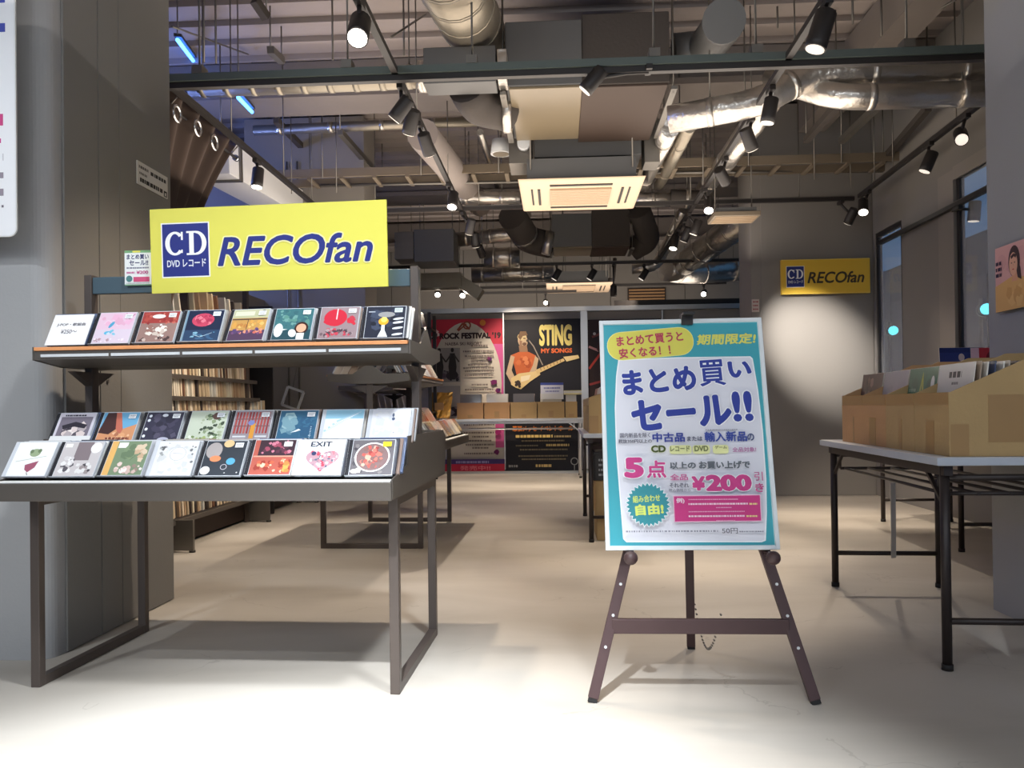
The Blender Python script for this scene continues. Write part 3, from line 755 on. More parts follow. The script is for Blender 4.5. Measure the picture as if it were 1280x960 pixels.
for i, (a, Ya, b, Yb, lab) in enumerate([((215, 33), 4.8, (310, 68), 6.3, 'thin brace wire at the upper left'), ((1115, 42), 5.9, (1195, 0), 5.2, 'thin brace wire at the upper right'), ((488, 47), 5.0, (532, 18), 5.6, 'thin brace wire beside the wide spiral duct')]):
    pa = A(*a, Ya); pb = A(*b, Yb)
    o = MB().tube([(0,0,0), pb-pa], .007, 6).build('brace_wire', M_zinc); o.location = pa
    tag(o, lab, 'wire')

# curtain under the left track
t = thing('curtain', 'brown eyelet curtain gathered to the left behind the entrance pillar', 'curtain', (-2.26, 4.1, 0))
mb = MB(); nu, nv = 90, 26; vs = []; fs = []
for j in range(nv+1):
    v = j/nv; z = 2.80 - 1.75*v
    far = 1.15*(1-v)**1.7 + .30
    for i in range(nu+1):
        u = i/nu
        y = .05+far*u
        amp = .03*(1-v*.6)
        x = amp*math.sin(u*2*PI*6+v*.9) + .02*math.sin(u*31+v*5)*v
        dz = -.10*math.sin(u*PI)*v*1.5
        if v < .06: dz += -.0
        vs.append((x, y, z+dz))
for j in range(nv):
    for i in range(nu): fs.append((j*(nu+1)+i, j*(nu+1)+i+1, (j+1)*(nu+1)+i+1, (j+1)*(nu+1)+i))
mb.add(vs, fs, True); c = mb.build('cloth', M_curtain, t); so = c.modifiers.new('s', 'SOLIDIFY'); so.thickness = .004
for (px, py) in ((221, 142), (247, 160), (268, 178)):
    p = AX(px, py, -2.205)-Vector((-2.26, 4.1, 0)); pts = [p+Vector((.0, .045*math.cos(k*2*PI/16), .045*math.sin(k*2*PI/16))) for k in range(17)]
    MB().tube(pts, .010, 8, caps=False).build('eyelet', M_chrome, t)
t2 = thing('curtain_rod', 'dark pole carrying the brown curtain', 'curtain rod', (-2.27, 4.1, 2.675))
MB().tube([(0, 0, 0), (0, 1.46, 0)], .010, 10).build('pole', M_black, t2)
MB().tube([(0, 1.46, 0), (0, 1.49, 0)], .022, 12).build('finial', M_chrome, t2)
for y in (.5, 1.4): MB().tube([(0, y, .01), (.045, y, .06)], .005, 6).build('pole_hanger', M_zinc, t2)

# ================================================================ CD racks
def make_rack(label):
    t = thing('cd_display_rack', label, 'display rack', (0,0,0), 0, 'dark steel CD display racks')
    for sx in (-1, 1):
        x = sx*.584
        for sy in (-1, 1): MB().box(x-.015, x+.015, sy*.31-.015, sy*.31+.015, 0, .612).build('leg', M_rackleg, t, .002)
        MB().box(x-.0148, x+.0148, -.296, .296, 0, .03).build('foot_rail', M_rackleg, t, .002)
        MB().box(x-.0148, x+.0148, -.296, .296, .58, .6115).build('top_rail', M_rackleg, t)
        # stepped end panel of the tray
        sd = MB().prism([(-.45,.612),(.44,.612),(.46,.70),(.47,.765),(.40,.790),(-.235,.790),(-.25,.70),(-.45,.672)], 'x', sx*.612-.002, sx*.612+.002).build('end_panel', M_rack, t)
        MB().box(sx*.594-.014, sx*.594+.014, -.02, .02, .62, 1.37).build('post', M_rackleg, t, .002)
    MB().box(-.608, .608, -.45, .44, .6125, .622).build('tray_floor', M_rack, t)
    MB().box(-.612, .612, -.462, -.452, .610, .664).build('front_lip', M_rack, t, .002)
    MB().box(-.608, .608, -.458, -.425, .6645, .670).build('white_ledge', M_white, t, .001)
    MB().box(-.608, .608, -.245, -.238, .622, .76).box(-.608, .608, -.238, .20, .752, .759).build('step_board', M_rack, t)
    MB().box(-.608, .608, .44, .452, .6125, .79).build('rear_lip', M_rack, t)
    MB().box(-.608, .608, -.012, .012, 1.302, 1.362).build('header_bar', M_teal, t, .002)
    # two sided upper shelf
    up = MB()
    up.prism([(-.262,1.052),(-.262,1.080),(-.252,1.080),(-.245,1.062),(-.1,1.040),(.1,1.040),(.245,1.062),(.252,1.080),(.262,1.080),(.262,1.056),(.12,1.034),(-.12,1.034)], 'x', -.624, .624)
    up.build('upper_shelf', M_rack, t)
    MB().box(-.622, .622, -.268, -.247, 1.081, 1.0925).build('wood_edge', M_wood, t, .001)
    MB().box(-.622, .622, .247, .268, 1.081, 1.0925).build('wood_edge', M_wood, t, .001)
    st = MB()
    for k in range(5): st.box(-.60+k*.242, -.60+k*.242+.232, -.2655, -.2622, 1.060, 1.069)
    st.build('label_strip', M_strip, t)
    for sx in (-1, 1):
        MB().prism([(-.262,1.05),(-.262,1.094),(-.10,1.094),(0,1.16),(.10,1.094),(.262,1.094),(.262,1.055),(.12,1.032),(-.12,1.032)], 'x', sx*.628-.003, sx*.628+.003).build('shelf_end', M_rack, t)
        MB().prism([(-.12,1.02),(.12,1.02),(.02,.97),(-.02,.97)], 'x', sx*.594-.012, sx*.594+.012).build('bracket', M_rackleg, t)
    return t
rack1 = make_rack('near dark steel CD rack under the large yellow sign'); rack1.location = (-1.083, 2.777, 0); rack1.rotation_euler = (0, 0, -.030)
rack2 = clone(rack1, (-1.163, 5.555, 0), PI/2-.02, 'second dark steel CD rack standing crosswise behind the first one')
rack3 = clone(rack1, (-1.80, 8.1, 0), PI/2-.02, 'third dark steel CD rack, farthest down the aisle')

# ---------------------------------------------------------------- cover art (unit square)
def art_card(p):
    p.rect(0,0,1,1,(236,236,238))
    p.text('J-POP・歌謡曲', .14,.60,.86,.72,(70,70,78), .02); p.text('¥250〜', .30,.36,.70,.50,(90,90,96), .01)
def art_pink(p):
    p.rect(0,0,1,1,(222,190,208)); p.rect(0,0,1,.45,(214,200,214)); p.blobs(0,.5,1,1,[(226,176,202),(230,200,216),(218,168,192)],14,.08,.2,3)
    p.ell(.40,.60,.05,.12,(80,160,196),12,rot=-.5); p.ell(.36,.33,.10,.06,(90,176,210)); p.blobs(.25,.2,.6,.5,[(120,190,214),(200,214,226)],7,.03,.07,5)
    p.line([(.72,.98),(.85,.78),(.97,.95)],.03,(190,130,160)); p.blobs(0,0,1,.2,[(180,150,160),(232,222,230)],10,.03,.08,9)
def art_red(p):
    p.rect(0,0,1,1,(150,120,112)); p.rect(0,.62,1,1,(158,62,58)); p.blobs(0,.55,1,1,[(176,76,66),(140,50,50),(196,110,96)],26,.03,.09,11)
    p.ell(.45,.84,.18,.07,(236,228,222)); p.blobs(.15,.12,.85,.62,[(232,222,210),(206,190,178),(150,110,100),(238,232,226)],40,.04,.11,12)
    p.blobs(0,0,1,.2,[(80,60,60),(200,180,170)],14,.03,.07,13)
def art_rose(p):
    p.rect(0,0,1,1,(30,40,66)); p.rect(.0,.0,1,.35,(44,66,96)); p.blobs(.2,.02,.9,.32,[(90,140,170),(60,96,130),(130,176,196)],16,.04,.1,14,.5)
    p.ell(.48,.68,.30,.22,(196,70,96)); p.blobs(.2,.48,.76,.88,[(214,96,118),(170,52,80),(226,120,136),(190,66,92)],26,.05,.10,15)
    p.line([(.3,.2),(.5,.12),(.8,.25)],.012,(190,214,226)); p.rect(0,0,.05,1,(120,150,170))
def art_shop(p):
    p.rect(0,0,1,1,(196,150,84)); p.rect(0,.72,1,1,(186,186,150)); p.rect(.05,.80,.6,.94,(214,214,190)); p.rect(0,.66,1,.70,(80,66,60))
    p.blobs(0,.35,1,.68,[(214,160,80),(190,130,70),(226,186,110)],20,.04,.1,16); p.rect(0,0,1,.32,(84,62,88))
    p.blobs(.02,.15,.98,.42,[(206,110,96),(120,80,120),(226,150,120),(90,70,110)],26,.04,.08,17); p.rect(.46,.35,.48,.68,(90,70,60)); p.ell(.85,.9,.07,.08,(40,36,40),8)
def art_teal(p):
    p.rect(0,0,1,1,(62,110,116)); p.blobs(0,.4,1,1,[(90,140,130),(70,120,120),(110,156,150),(56,100,108)],40,.04,.10,18); p.rect(0,0,1,.3,(40,74,84))
    p.ell(.14,.30,.12,.22,(226,234,232)); p.poly([(.22,.34),(.38,.33),(.22,.28)],(226,234,232))
    p.ell(.74,.36,.18,.20,(60,36,30)); p.ell(.74,.36,.13,.14,(226,170,140)); p.ell(.52,.2,.10,.13,(228,232,230),rot=.4); p.rect(.64,.0,.84,.2,(226,230,226))
def art_redblot(p):
    p.rect(0,0,1,1,(150,130,134)); p.blobs(.05,.35,.7,.98,[(196,44,64),(180,36,58),(206,60,76)],22,.12,.22,19); p.ell(.40,.66,.30,.28,(196,44,62)); p.blobs(.65,.4,.98,.75,[(200,50,66),(186,60,76)],10,.05,.1,20)
    p.blobs(0,0,1,.35,[(110,90,96),(170,150,154),(80,60,70),(196,70,86)],40,.03,.08,21); p.rect(.42,.6,.45,.95,(236,210,210))
def art_lamp(p):
    p.rect(0,0,1,1,(40,44,58)); p.blobs(0,.2,1,1,[(54,60,78),(30,34,46),(64,72,92)],20,.08,.2,22)
    p.poly([(.34,.02),(.60,.02),(.51,.24),(.50,.42),(.42,.42),(.42,.24)],(232,236,238)); p.ell(.46,.52,.13,.12,(236,170,50)); p.ell(.47,.58,.08,.09,(250,220,110)); p.ell(.52,.74,.22,.09,(150,150,150))
    for y in (.10,.30,.48,.60): p.ell(.84,y,.14,.035,(226,232,236),rot=.15)
    p.rect(.05,.82,.22,.85,(180,186,196))
def art_face(p):
    p.rect(0,0,1,1,(206,200,210)); p.rect(.06,.08,.94,.88,(120,112,124)); p.blobs(.1,.1,.9,.8,[(220,204,200),(90,82,92),(236,226,220),(60,54,64),(180,168,170)],30,.07,.16,23)
    p.poly([(.15,.60),(.5,.72),(.85,.62),(.8,.5),(.5,.56),(.2,.48)],(48,44,54)); p.text('KUDERI', .2,.88,.75,.95,(60,60,70), .02) if False else p.bars(.15,.75,.9,.05,(60,60,70),3)
def art_desert(p):
    p.rect(0,0,1,1,(206,140,100)); p.rect(0,.45,1,1,(110,170,206)); p.poly([(0,0),(1,0),(1,.62),(.6,.45),(.4,.6),(0,.5)],(214,150,108)); p.poly([(.0,.35),(.1,1),(.45,1),(.5,.5),(.3,.3)],(70,44,44))
    p.poly([(.34,1),(.48,1),(.66,.45),(.6,.25),(.45,.5)],(196,110,90)); p.blobs(.2,0,1,.4,[(226,166,120),(180,116,86),(236,190,150)],26,.04,.1,24); p.bars(.25,.9,.14,.06,(120,60,50),5)
def art_night(p):
    p.rect(0,0,1,1,(58,56,74)); p.blobs(.1,.1,1,1,[(70,66,86),(50,48,64),(86,82,102)],16,.1,.2,25); p.ell(.62,.12,.16,.08,(186,186,204)); p.ell(.3,.03,.08,.05,(210,214,220)); p.ell(.5,.9,.08,.05,(220,222,230))
    for i, y in enumerate((.88,.74,.46,.24,)): p.ell(.10-.01*i,y,.045,.05,(232,236,244),7)
def art_leaf(p):
    p.rect(0,0,1,1,(198,206,186)); p.blobs(.3,.15,1,.95,[(96,116,86),(70,84,66),(140,156,120),(60,70,56),(170,180,150)],50,.03,.08,26); p.ell(.72,.84,.12,.12,(96,70,64),12); p.blobs(0,0,1,.25,[(160,176,110),(226,230,214),(120,140,90)],24,.03,.08,27)
def art_books(p):
    p.rect(0,0,1,1,(150,140,146))
    r = random.Random(4)
    for k in range(11): p.rect(.04+k*.085,.28,.04+k*.085+.05,.96,r.choice([(168,70,66),(150,56,60),(184,90,80)]))
    for y in (.72,.5): p.rect(.02,y,.98,y+.03,(120,84,84))
    p.rect(.48,.12,.60,.6,(216,150,60)); p.ell(.48,.62,.09,.08,(120,130,180)); 
    for y in (.06,.16): p.rect(.05,y,.4,y+.05,(210,212,216)); p.rect(.64,y,.95,y+.05,(210,212,216))
def art_sea(p):
    p.rect(0,0,1,1,(52,98,128)); p.blobs(0,.2,.6,1,[(120,156,168),(90,130,150),(150,180,186)],22,.08,.2,28); p.blobs(.5,0,1,1,[(48,90,122),(60,106,136)],16,.1,.2,29); p.poly([(.35,.30),(.55,.42),(.62,.38),(.5,.33)],(226,236,240)); p.bars(.84,.9,.2,.02,(200,220,230),2)
    for y in range(8): p.rect(.86,.12+y*.05,.89,.14+y*.05,(190,210,222))
def art_shiny(p):
    p.rect(0,0,1,1,(226,236,242)); p.rect(0,.72,1,1,(150,196,216)); 
    for k in range(7): p.poly([(.02+k*.05,.30+k*.05),(.5+k*.07,.62+k*.05),(.52+k*.07,.66+k*.05),(.0+k*.05,.36+k*.05)],(246,250,252) if k%2 else (176,206,222))
    p.bars(.1,.8,.05,.03,(190,200,208),3)
def art_pearl(p):
    p.rect(0,0,1,1,(222,222,228)); p.blobs(0,0,1,1,[(226,226,230),(214,216,224),(230,228,224)],30,.08,.2,30); p.ell(.56,.82,.03,.06,(90,100,126)); p.ell(.57,.70,.04,.05,(90,100,126)); p.ell(.62,.27,.012,.012,(120,120,140),6)
def art_frog(p):
    p.rect(0,0,1,1,(238,240,238)); p.ell(.52,.68,.14,.12,(150,166,132)); p.ell(.42,.72,.05,.06,(110,128,96)); p.ell(.62,.74,.05,.06,(110,128,96)); p.line([(.1,.42),(.85,.58)],.02,(190,196,190))
    p.poly([(.38,.32),(.70,.44),(.66,.24),(.52,.10),(.42,.18)],(156,86,106)); p.line([(.5,.1),(.55,.02)],.02,(120,110,110))
def art_grey(p):
    p.rect(0,0,1,1,(196,190,190)); p.rect(.35,.45,.75,1,(128,116,120)); p.blobs(.05,.05,.45,.6,[(226,224,222),(90,86,92),(210,206,206)],20,.04,.1,31); p.ell(.85,.82,.14,.16,(236,234,232)); p.blobs(.45,.0,1,.4,[(220,218,216),(150,140,140),(70,66,72)],18,.04,.1,32); p.rect(.04,.84,.22,.95,(240,240,238))
def art_garden(p):
    p.rect(0,0,1,1,(120,140,110)); p.rect(0,0,.16,1,(224,176,104)); p.rect(.18,.80,.42,.96,(240,238,232)); p.blobs(.25,.4,.8,1,[(104,124,96),(126,146,112)],14,.1,.18,33); p.blobs(.6,.3,1,1,[(216,196,170),(200,170,140)],16,.06,.12,34); p.blobs(.2,0,1,.4,[(226,204,196),(236,226,220),(150,130,120),(206,180,170)],26,.04,.1,35)
def art_sketch(p):
    p.rect(0,0,1,1,(222,222,222)); p.blobs(0,.0,1,1,[(232,232,232),(206,208,208),(216,218,218)],40,.06,.14,36); p.ell(.55,.62,.26,.20,(228,228,230)); p.ring(.55,.62,.20,.012,(180,184,184)); p.blobs(0,.5,.35,1,[(96,98,100),(160,162,162),(236,236,236)],16,.03,.07,37); p.blobs(.8,.3,1,.9,[(120,122,124),(230,230,230)],10,.03,.06,38); p.line([(.42,.64),(.68,.62)],.01,(170,170,176))
def art_discs(p):
    p.rect(0,0,1,1,(52,58,66)); p.ell(.22,.72,.20,.24,(168,160,158)); p.ell(.55,.92,.13,.11,(222,190,140)); p.ell(.30,.48,.14,.09,(226,140,96)); p.ell(.12,.14,.12,.12,(230,232,226)); p.ell(.70,.40,.11,.10,(90,166,206)); p.ring(.56,.24,.08,.015,(196,190,200)); p.ell(.92,.08,.02,.02,(200,200,200),6); p.ell(.62,.07,.02,.015,(200,200,200),6)
def art_band(p):
    p.rect(0,0,1,1,(176,90,76)); p.rect(.12,.5,1,1,(60,40,50)); p.blobs(.15,.55,.95,1,[(150,70,90),(90,50,66),(196,120,140)],22,.04,.09,39); p.rect(.02,.5,1,.54,(206,150,130)); p.blobs(.02,.02,1,.48,[(206,96,70),(226,150,110),(236,190,160),(150,60,50)],36,.04,.09,40); p.blobs(.75,.02,1,.4,[(236,160,80),(226,130,70)],8,.06,.1,41)
def art_exit(p):
    p.rect(0,0,1,1,(226,228,232)); p.text('EXIT', .16,.80,.68,.95,(44,50,66), .03)
    pts = []
    for k in range(40):
        t = 2*PI*k/40; pts.append((.5+.40*(math.sin(t)**3), .42+.026*(13*math.cos(t)-5*math.cos(2*t)-2*math.cos(3*t)-math.cos(4*t))*.85))
    p.poly(pts, (176,140,150)); r = random.Random(42)
    for _ in range(80):
        a = r.uniform(0, 6.28); s = r.uniform(0, .85)**.5; k = int(a/6.283*40) % 40; x = .5+(pts[k][0]-.5)*s; y = .45+(pts[k][1]-.45)*s
        p.ell(x, y, r.uniform(.02,.045), r.uniform(.02,.045), r.choice([(226,180,190),(190,70,90),(236,226,226),(90,100,120),(150,130,140),(206,120,130)]), 6)
    p.ell(.28,.60,.06,.06,(50,60,96),10)
def art_ring(p):
    p.rect(0,0,1,1,(96,92,96)); p.blobs(0,0,1,1,[(120,116,116),(70,66,72),(190,186,180),(60,56,62)],30,.05,.12,43); p.ell(.5,.5,.38,.40,(120,96,96),30); p.blobs(.2,.15,.8,.85,[(206,110,96),(190,84,76),(226,160,140),(120,90,86),(150,60,58)],44,.05,.10,44); p.ring(.5,.5,.42,.035,(240,240,238)); p.ell(.12,.1,.1,.06,(230,230,230))
ARTS = {'u': [(art_card,'white price card with two lines of print standing first on the upper shelf',0),(art_pink,'pale pink CD with small blue figures on the upper shelf',1),(art_red,'CD with red top and white crowd picture on the upper shelf',1),
  (art_rose,'navy CD with a large pink rose on the upper shelf',1),(art_shop,'yellow and purple street scene CD on the upper shelf',1),(art_teal,'teal CD with white speech bubble on the upper shelf',1),
  (art_redblot,'grey CD with big red blot on the upper shelf',1),(art_lamp,'dark CD with orange flame shape, last on the upper shelf',2)],
 'm': [(art_face,'black and white face CD at the left of the middle row',0),(art_desert,'orange desert and blue sky CD in the middle row',1),(art_night,'dark violet CD with white marks down its edge in the middle row',1),
  (art_leaf,'pale green leafy CD in the middle row',1),(art_books,'CD with red bookshelf stripes in the middle row',1),(art_sea,'sea blue CD in the middle row',1),
  (art_shiny,'white and light blue CD in a glossy sleeve, middle row',0),(art_pearl,'pearl white CD with a tiny dark figure, last in the middle row',0)],
 'f': [(art_frog,'white CD with green creature and maroon bowl, leftmost of the front row',0),(art_grey,'grey and white portrait CD in the front row',0),(art_garden,'CD with orange spine and green garden picture in the front row',0),
  (art_sketch,'white pencil sketch CD in the front row',0),(art_discs,'black CD with coloured discs in the front row',1),(art_band,'red CD with group photograph in the front row',1),
  (art_exit,'white CD with a heart collage in the front row',0),(art_ring,'CD with white ring around a red picture, last in the front row',3)]}
def case_body(): return MB().box(-.071, .071, -.005, .005, 0, .125)
SHORT = {'u': ['price card on the upper shelf', 'pale pink CD on the upper shelf', 'red topped CD on the upper shelf', 'pink rose CD on the upper shelf', 'yellow street scene CD', 'teal speech bubble CD', 'red blot CD on the upper shelf', 'orange flame CD on the upper shelf'],
 'm': ['black and white face CD', 'orange desert CD', 'dark violet CD', 'pale green leafy CD', 'red bookshelf CD', 'sea blue CD', 'white and light blue CD', 'pearl white CD'],
 'f': ['green creature CD', 'grey portrait CD', 'orange spined CD', 'white sketch CD', 'black CD with coloured discs', 'red group photograph CD', 'heart collage CD', 'white ring CD']}
TINTN = ['silvery', 'grey', 'black', 'white', 'brown', 'blue', 'drab']
BODY = case_body().build('case_body_mesh', M_cd); body_me = BODY.data; bpy.data.objects.remove(BODY)
body_me.name = 'cd_case_body'
def place(o, rack, x, y, z, lean, yaw=0., lift=0.):
    rz = rack.rotation_euler.z; c, s = math.cos(rz), math.sin(rz); L = rack.location
    o.location = (L.x+x*c-y*s, L.y+x*s+y*c, L.z+z+lift); o.rotation_euler = (-lean, 0, rz+yaw)
tints = [(206,210,216),(190,192,196),(70,72,80),(226,226,222),(150,130,120),(96,110,140),(180,176,168)]
tint_me = []
for i, c in enumerate(tints):
    m = mat('cd_spine_tint_%s' % 'abcdefg'[i], rgb(*c), .15, coat=.5); me = body_me.copy(); me.materials[0] = m; tint_me.append(me)
spec = {'u': (-.225, 1.097, .50, -.545, .1535), 'm': (-.212, .763, .56, -.548, .1550), 'f': (-.420, .675, .60, -.548, .1545)}
for row in 'umf':
    y0, z0, lean, x0, dx = spec[row]
    for i, (fn, lab, stk) in enumerate(ARTS[row]):
        t = thing('price_card' if fn is art_card else 'cd_case', lab, 'card' if fn is art_card else 'cd', (0,0,0), 0, None if fn is art_card else 'face-out CDs on the near rack')
        yaw = rnd.uniform(-.015, .015)+(-.10 if fn is art_shop else 0)+(.03 if fn in (art_lamp, art_ring) else 0)
        lf = rnd.uniform(0, .003)
        place(t, rack1, x0+dx*i, y0, z0, lean, yaw, lf+.0035)
        if fn is art_card:
            MB().box(-.07, .07, -.001, .001, 0, .122).build('card', M_white, t)
        else:
            MB().box(-.071, .071, -.005, .005, 0, .125).build('case', M_cd, t)
            MB().box(-.0705, -.0595, -.0056, -.005, .001, .124).build('hinge_spine', M_cd if fn in (art_shiny, art_pearl, art_frog, art_exit, art_sketch) else M_cdd, t)
        p = Print(.000012); fn(p)
        ax, aw = (-.070, .140) if fn is art_card else (-.058, .127)
        p.v = [(x*aw, y*.121, z) for x, y, z in p.v]
        p.build('printed_face' if fn is art_card else 'booklet', M_gloss, t, (ax, -.0052 if fn is not art_card else -.0013, .0018), (1,0,0), (0,0,1))
        if stk:
            q = Print(.0001); sc = {1: (236,238,240), 2: (206,222,224), 3: (244,216,40)}[stk]
            q.rect(0, 0, .026, .017, sc); q.bars(.003, .023, .010, .003, (150,150,156) if stk < 3 else (180,140,30), i); q.bars(.003, .020, .004, .003, (150,150,156) if stk < 3 else (180,140,30), i+9)
            q.build('price_sticker', M_gloss, t, (.034, -.0078, .098), (1,0,0), (0,0,1))
        n = 5 if row != 'm' else 4
        for k in range(1, n+1):
            o = bpy.data.objects.new('cd_case', tint_me[rnd.randrange(7)]); COL.objects.link(o)
            place(o, rack1, x0+dx*i+rnd.uniform(-.003,.006)+.002*k, y0+.0125*k/math.cos(lean), z0, lean, rnd.uniform(-.008,.008), rnd.uniform(0,.004)+.0035)
            tag(o, 'cd case filed behind the '+SHORT[row][i], 'cd', {'u': 'CDs filed behind the upper row', 'm': 'CDs filed behind the middle row', 'f': 'CDs filed behind the front row'}[row])
o = MB().box(-.07, .07, -.001, .001, 0, .150).build('divider_card', M_white); place(o, rack1, -.515, -.325, .676, .6)
tag(o, 'blank white divider card sticking up behind the leftmost front CDs', 'card')

# CDs in the two racks further back: spines towards the aisle end
def fill_rack(rack, lab, grp, cols):
    for (y0, z0, lean, x0, dx, nm) in ((-.225, 1.1, .50, -.53, .152, 'upper shelf'), (-.212, .767, .56, -.53, .152, 'step'), (-.42, .679, .60, -.53, .152, 'front row')):
        for i in range(8):
            for k in range(cols):
                ti = rnd.randrange(7); o = bpy.data.objects.new('cd_case', tint_me[ti]); COL.objects.link(o)
                place(o, rack, x0+dx*i+rnd.uniform(-.004,.004), y0+.0135*k/math.cos(lean), z0, lean, rnd.uniform(-.01,.01), rnd.uniform(0,.004))
                tag(o, '%s cd case on the %s of the %s' % (TINTN[ti], nm, lab), 'cd', grp+' '+nm)
fill_rack(rack2, 'crosswise second rack', 'CDs on the second rack', 4)
fill_rack(rack3, 'third and farthest rack', 'CDs on the third rack', 2)
for i in range(8):     # rear side of the second rack's upper shelf
    o = bpy.data.objects.new('cd_case', tint_me[rnd.randrange(7)]); COL.objects.link(o)
    place(o, rack2, -.53+.152*i, .235, 1.1, -.5, 0); tag(o, 'cd case on the aisle-away side of the second rack upper shelf', 'cd', 'CDs on the far side of the second rack')

# ================================================================ big yellow sign
def serif_cd(p, x0, y0, x1, y1, col):
    "letters C and D with slab serifs, drawn as outlines"
    h = y1-y0; w = (x1-x0)*.47; s = h*.17
    cx, cy = x0+w*.52, (y0+y1)/2
    def arc(cx, cy, rx, ry, tx, ty, a0, a1, n=22):
        for k in range(n):
            a, b = a0+(a1-a0)*k/n, a0+(a1-a0)*(k+1)/n
            p.poly([(cx+rx*math.cos(a),cy+ry*math.sin(a)),(cx+rx*math.cos(b),cy+ry*math.sin(b)),(cx+(rx-tx)*math.cos(b),cy+(ry-ty)*math.sin(b)),(cx+(rx-tx)*math.cos(a),cy+(ry-ty)*math.sin(a))], col, False)
    p.z += p.dz
    arc(cx, cy, w*.52, h*.5, w*.24, h*.10, math.radians(42), math.radians(318))
    p.rect(x0+w*.84, y1-h*.36, x0+w*.94, y1-h*.02, col); p.rect(x0+w*.84, y0+h*.10, x0+w*.92, y0+h*.24, col)
    dx = x0+(x1-x0)*.53
    p.rect(dx+w*.14, y0, dx+w*.38, y1, col); p.rect(dx, y1-h*.08, dx+w*.5, y1, col); p.rect(dx, y0, dx+w*.5, y0+h*.08, col)
    p.z += p.dz
    arc(dx+w*.5, cy, w*.55, h*.5, w*.24, h*.10, -PI/2, PI/2)
def shop_sign(Wd, Ht, yel, ink, fine):
    p = Print(.0001); p.rect(0,0,Wd,Ht,yel)
    u = Wd/297.; H = lambda y: Ht-(y)*Ht/106.
    p.rect(14*u, H(87), 76*u, H(18), (238,238,236)); p.rect(15.5*u, H(85.5), 74.5*u, H(19.5), ink if fine else (44,54,120))
    serif_cd(p, 19*u, H(59), 71*u, H(29), (240,240,242))
    p.text('DVD レコード', 21*u, H(74), 71*u, H(64), (225,228,240), .02)
    p.text('RECOfan', 86*u, H(75), 280*u, H(38), ink, .022, shear=.25, halo=(240,236,170) if fine else None, hb=.035)
    return p
bl, br, tl = A(190, 367, 2.745), A(485, 358, 2.70), A(187, 262, 2.735)
xd = (br-bl); Wd = xd.length; xd.normalize(); yd = (tl-bl); yd = (yd-xd*yd.dot(xd)); Ht = yd.length; yd.normalize(); nrm = xd.cross(yd)
t = thing('shop_sign', 'large yellow sign with blue CD box mounted above the near rack', 'sign', bl)
bo = MB(); vs = []
for d in (-.0005, -.008):
    for (a, b) in ((0,0),(Wd,0),(Wd,Ht),(0,Ht)): vs.append(xd*a+yd*b+nrm*d)
bo.add(vs, [(0,1,2,3),(7,6,5,4),(0,4,5,1),(1,5,6,2),(2,6,7,3),(3,7,4,0)]); bo.build('board', mat('sign_yellow_edge', rgb(214,210,80), .5), t)
shop_sign(Wd, Ht, (222,216,92), (38,48,124), True).build('lettering', M_print, t, (0,0,0), xd, yd)
for f in (.12, .88):
    q = xd*(Wd*f)+yd*(Ht*.14)-nrm*.012; MB().box(q.x-.012, q.x+.012, q.y-.004, q.y+.03, q.z-.03, q.z+.03).build('mounting_clip', M_black, t)
# smaller sign on the grey column
bl, br, tl = A(978, 367, 7.70), A(1087, 366, 7.70), A(977, 326, 7.70)
Wd = br.x-bl.x; Ht = tl.z-bl.z
t = thing('shop_sign', 'small yellow sign with dark lettering on the right grey column', 'sign', bl)
MB().box(-.008, Wd+.008, .0015, .038, -.008, Ht+.008).build('frame', mat('sign_gold_edge', rgb(226,186,60), .4), t, .002)
shop_sign(Wd, Ht, (222,184,66), (66,58,46), False).build('lettering', M_print, t, (0,0,0), (1,0,0), (0,0,1))
MB().box(-.004, Wd+.004, -.004, .001, -.008, -.001).box(-.004, Wd+.004, -.004, .001, Ht+.001, Ht+.008).build('frame_lip', mat('sign_gold_lip', rgb(236,206,96), .4), t)

# mini sale notice on the rack header
def sale_small(p, Wd, Ht):
    p.rect(0,0,Wd,Ht,(236,238,236)); p.rect(0,Ht*.93,Wd,Ht,(120,170,120)); p.rect(Wd*.3,Ht*.94,Wd*.6,Ht*.99,(226,216,90)); p.rect(0,0,Wd,Ht*.03,(110,160,120))
    p.text('まとめ買い', Wd*.08,Ht*.74,Wd*.92,Ht*.89,(66,70,110),.03); p.text('セール!!', Wd*.18,Ht*.57,Wd*.9,Ht*.72,(66,70,110),.03)
    p.bars(Wd*.08,Wd*.92,Ht*.48,Ht*.04,(130,130,150),2); p.text('¥200', Wd*.45,Ht*.32,Wd*.9,Ht*.42,(196,90,140),.03); p.bars(Wd*.08,Wd*.4,Ht*.34,Ht*.05,(200,120,160),4)
    p.rect(Wd*.34,Ht*.10,Wd*.94,Ht*.24,(206,80,120)); p.ell(Wd*.18,Ht*.19,Wd*.12,Wd*.12,(80,130,130),14); p.bars(Wd*.06,Wd*.94,Ht*.05,Ht*.02,(150,150,150),8)
bl = A(156, 357, 2.765); br = A(188, 357, 2.76); tl = A(155, 313, 2.76)
Wd = (br-bl).length; Ht = tl.z-bl.z
t = thing('sale_notice', 'little white sale notice taped beside the large yellow sign', 'notice', bl)
MB().box(0, Wd, .0004, .002, 0, Ht).build('card', M_white, t); p = Print(.00006); sale_small(p, Wd, Ht); p.build('print', M_print, t)
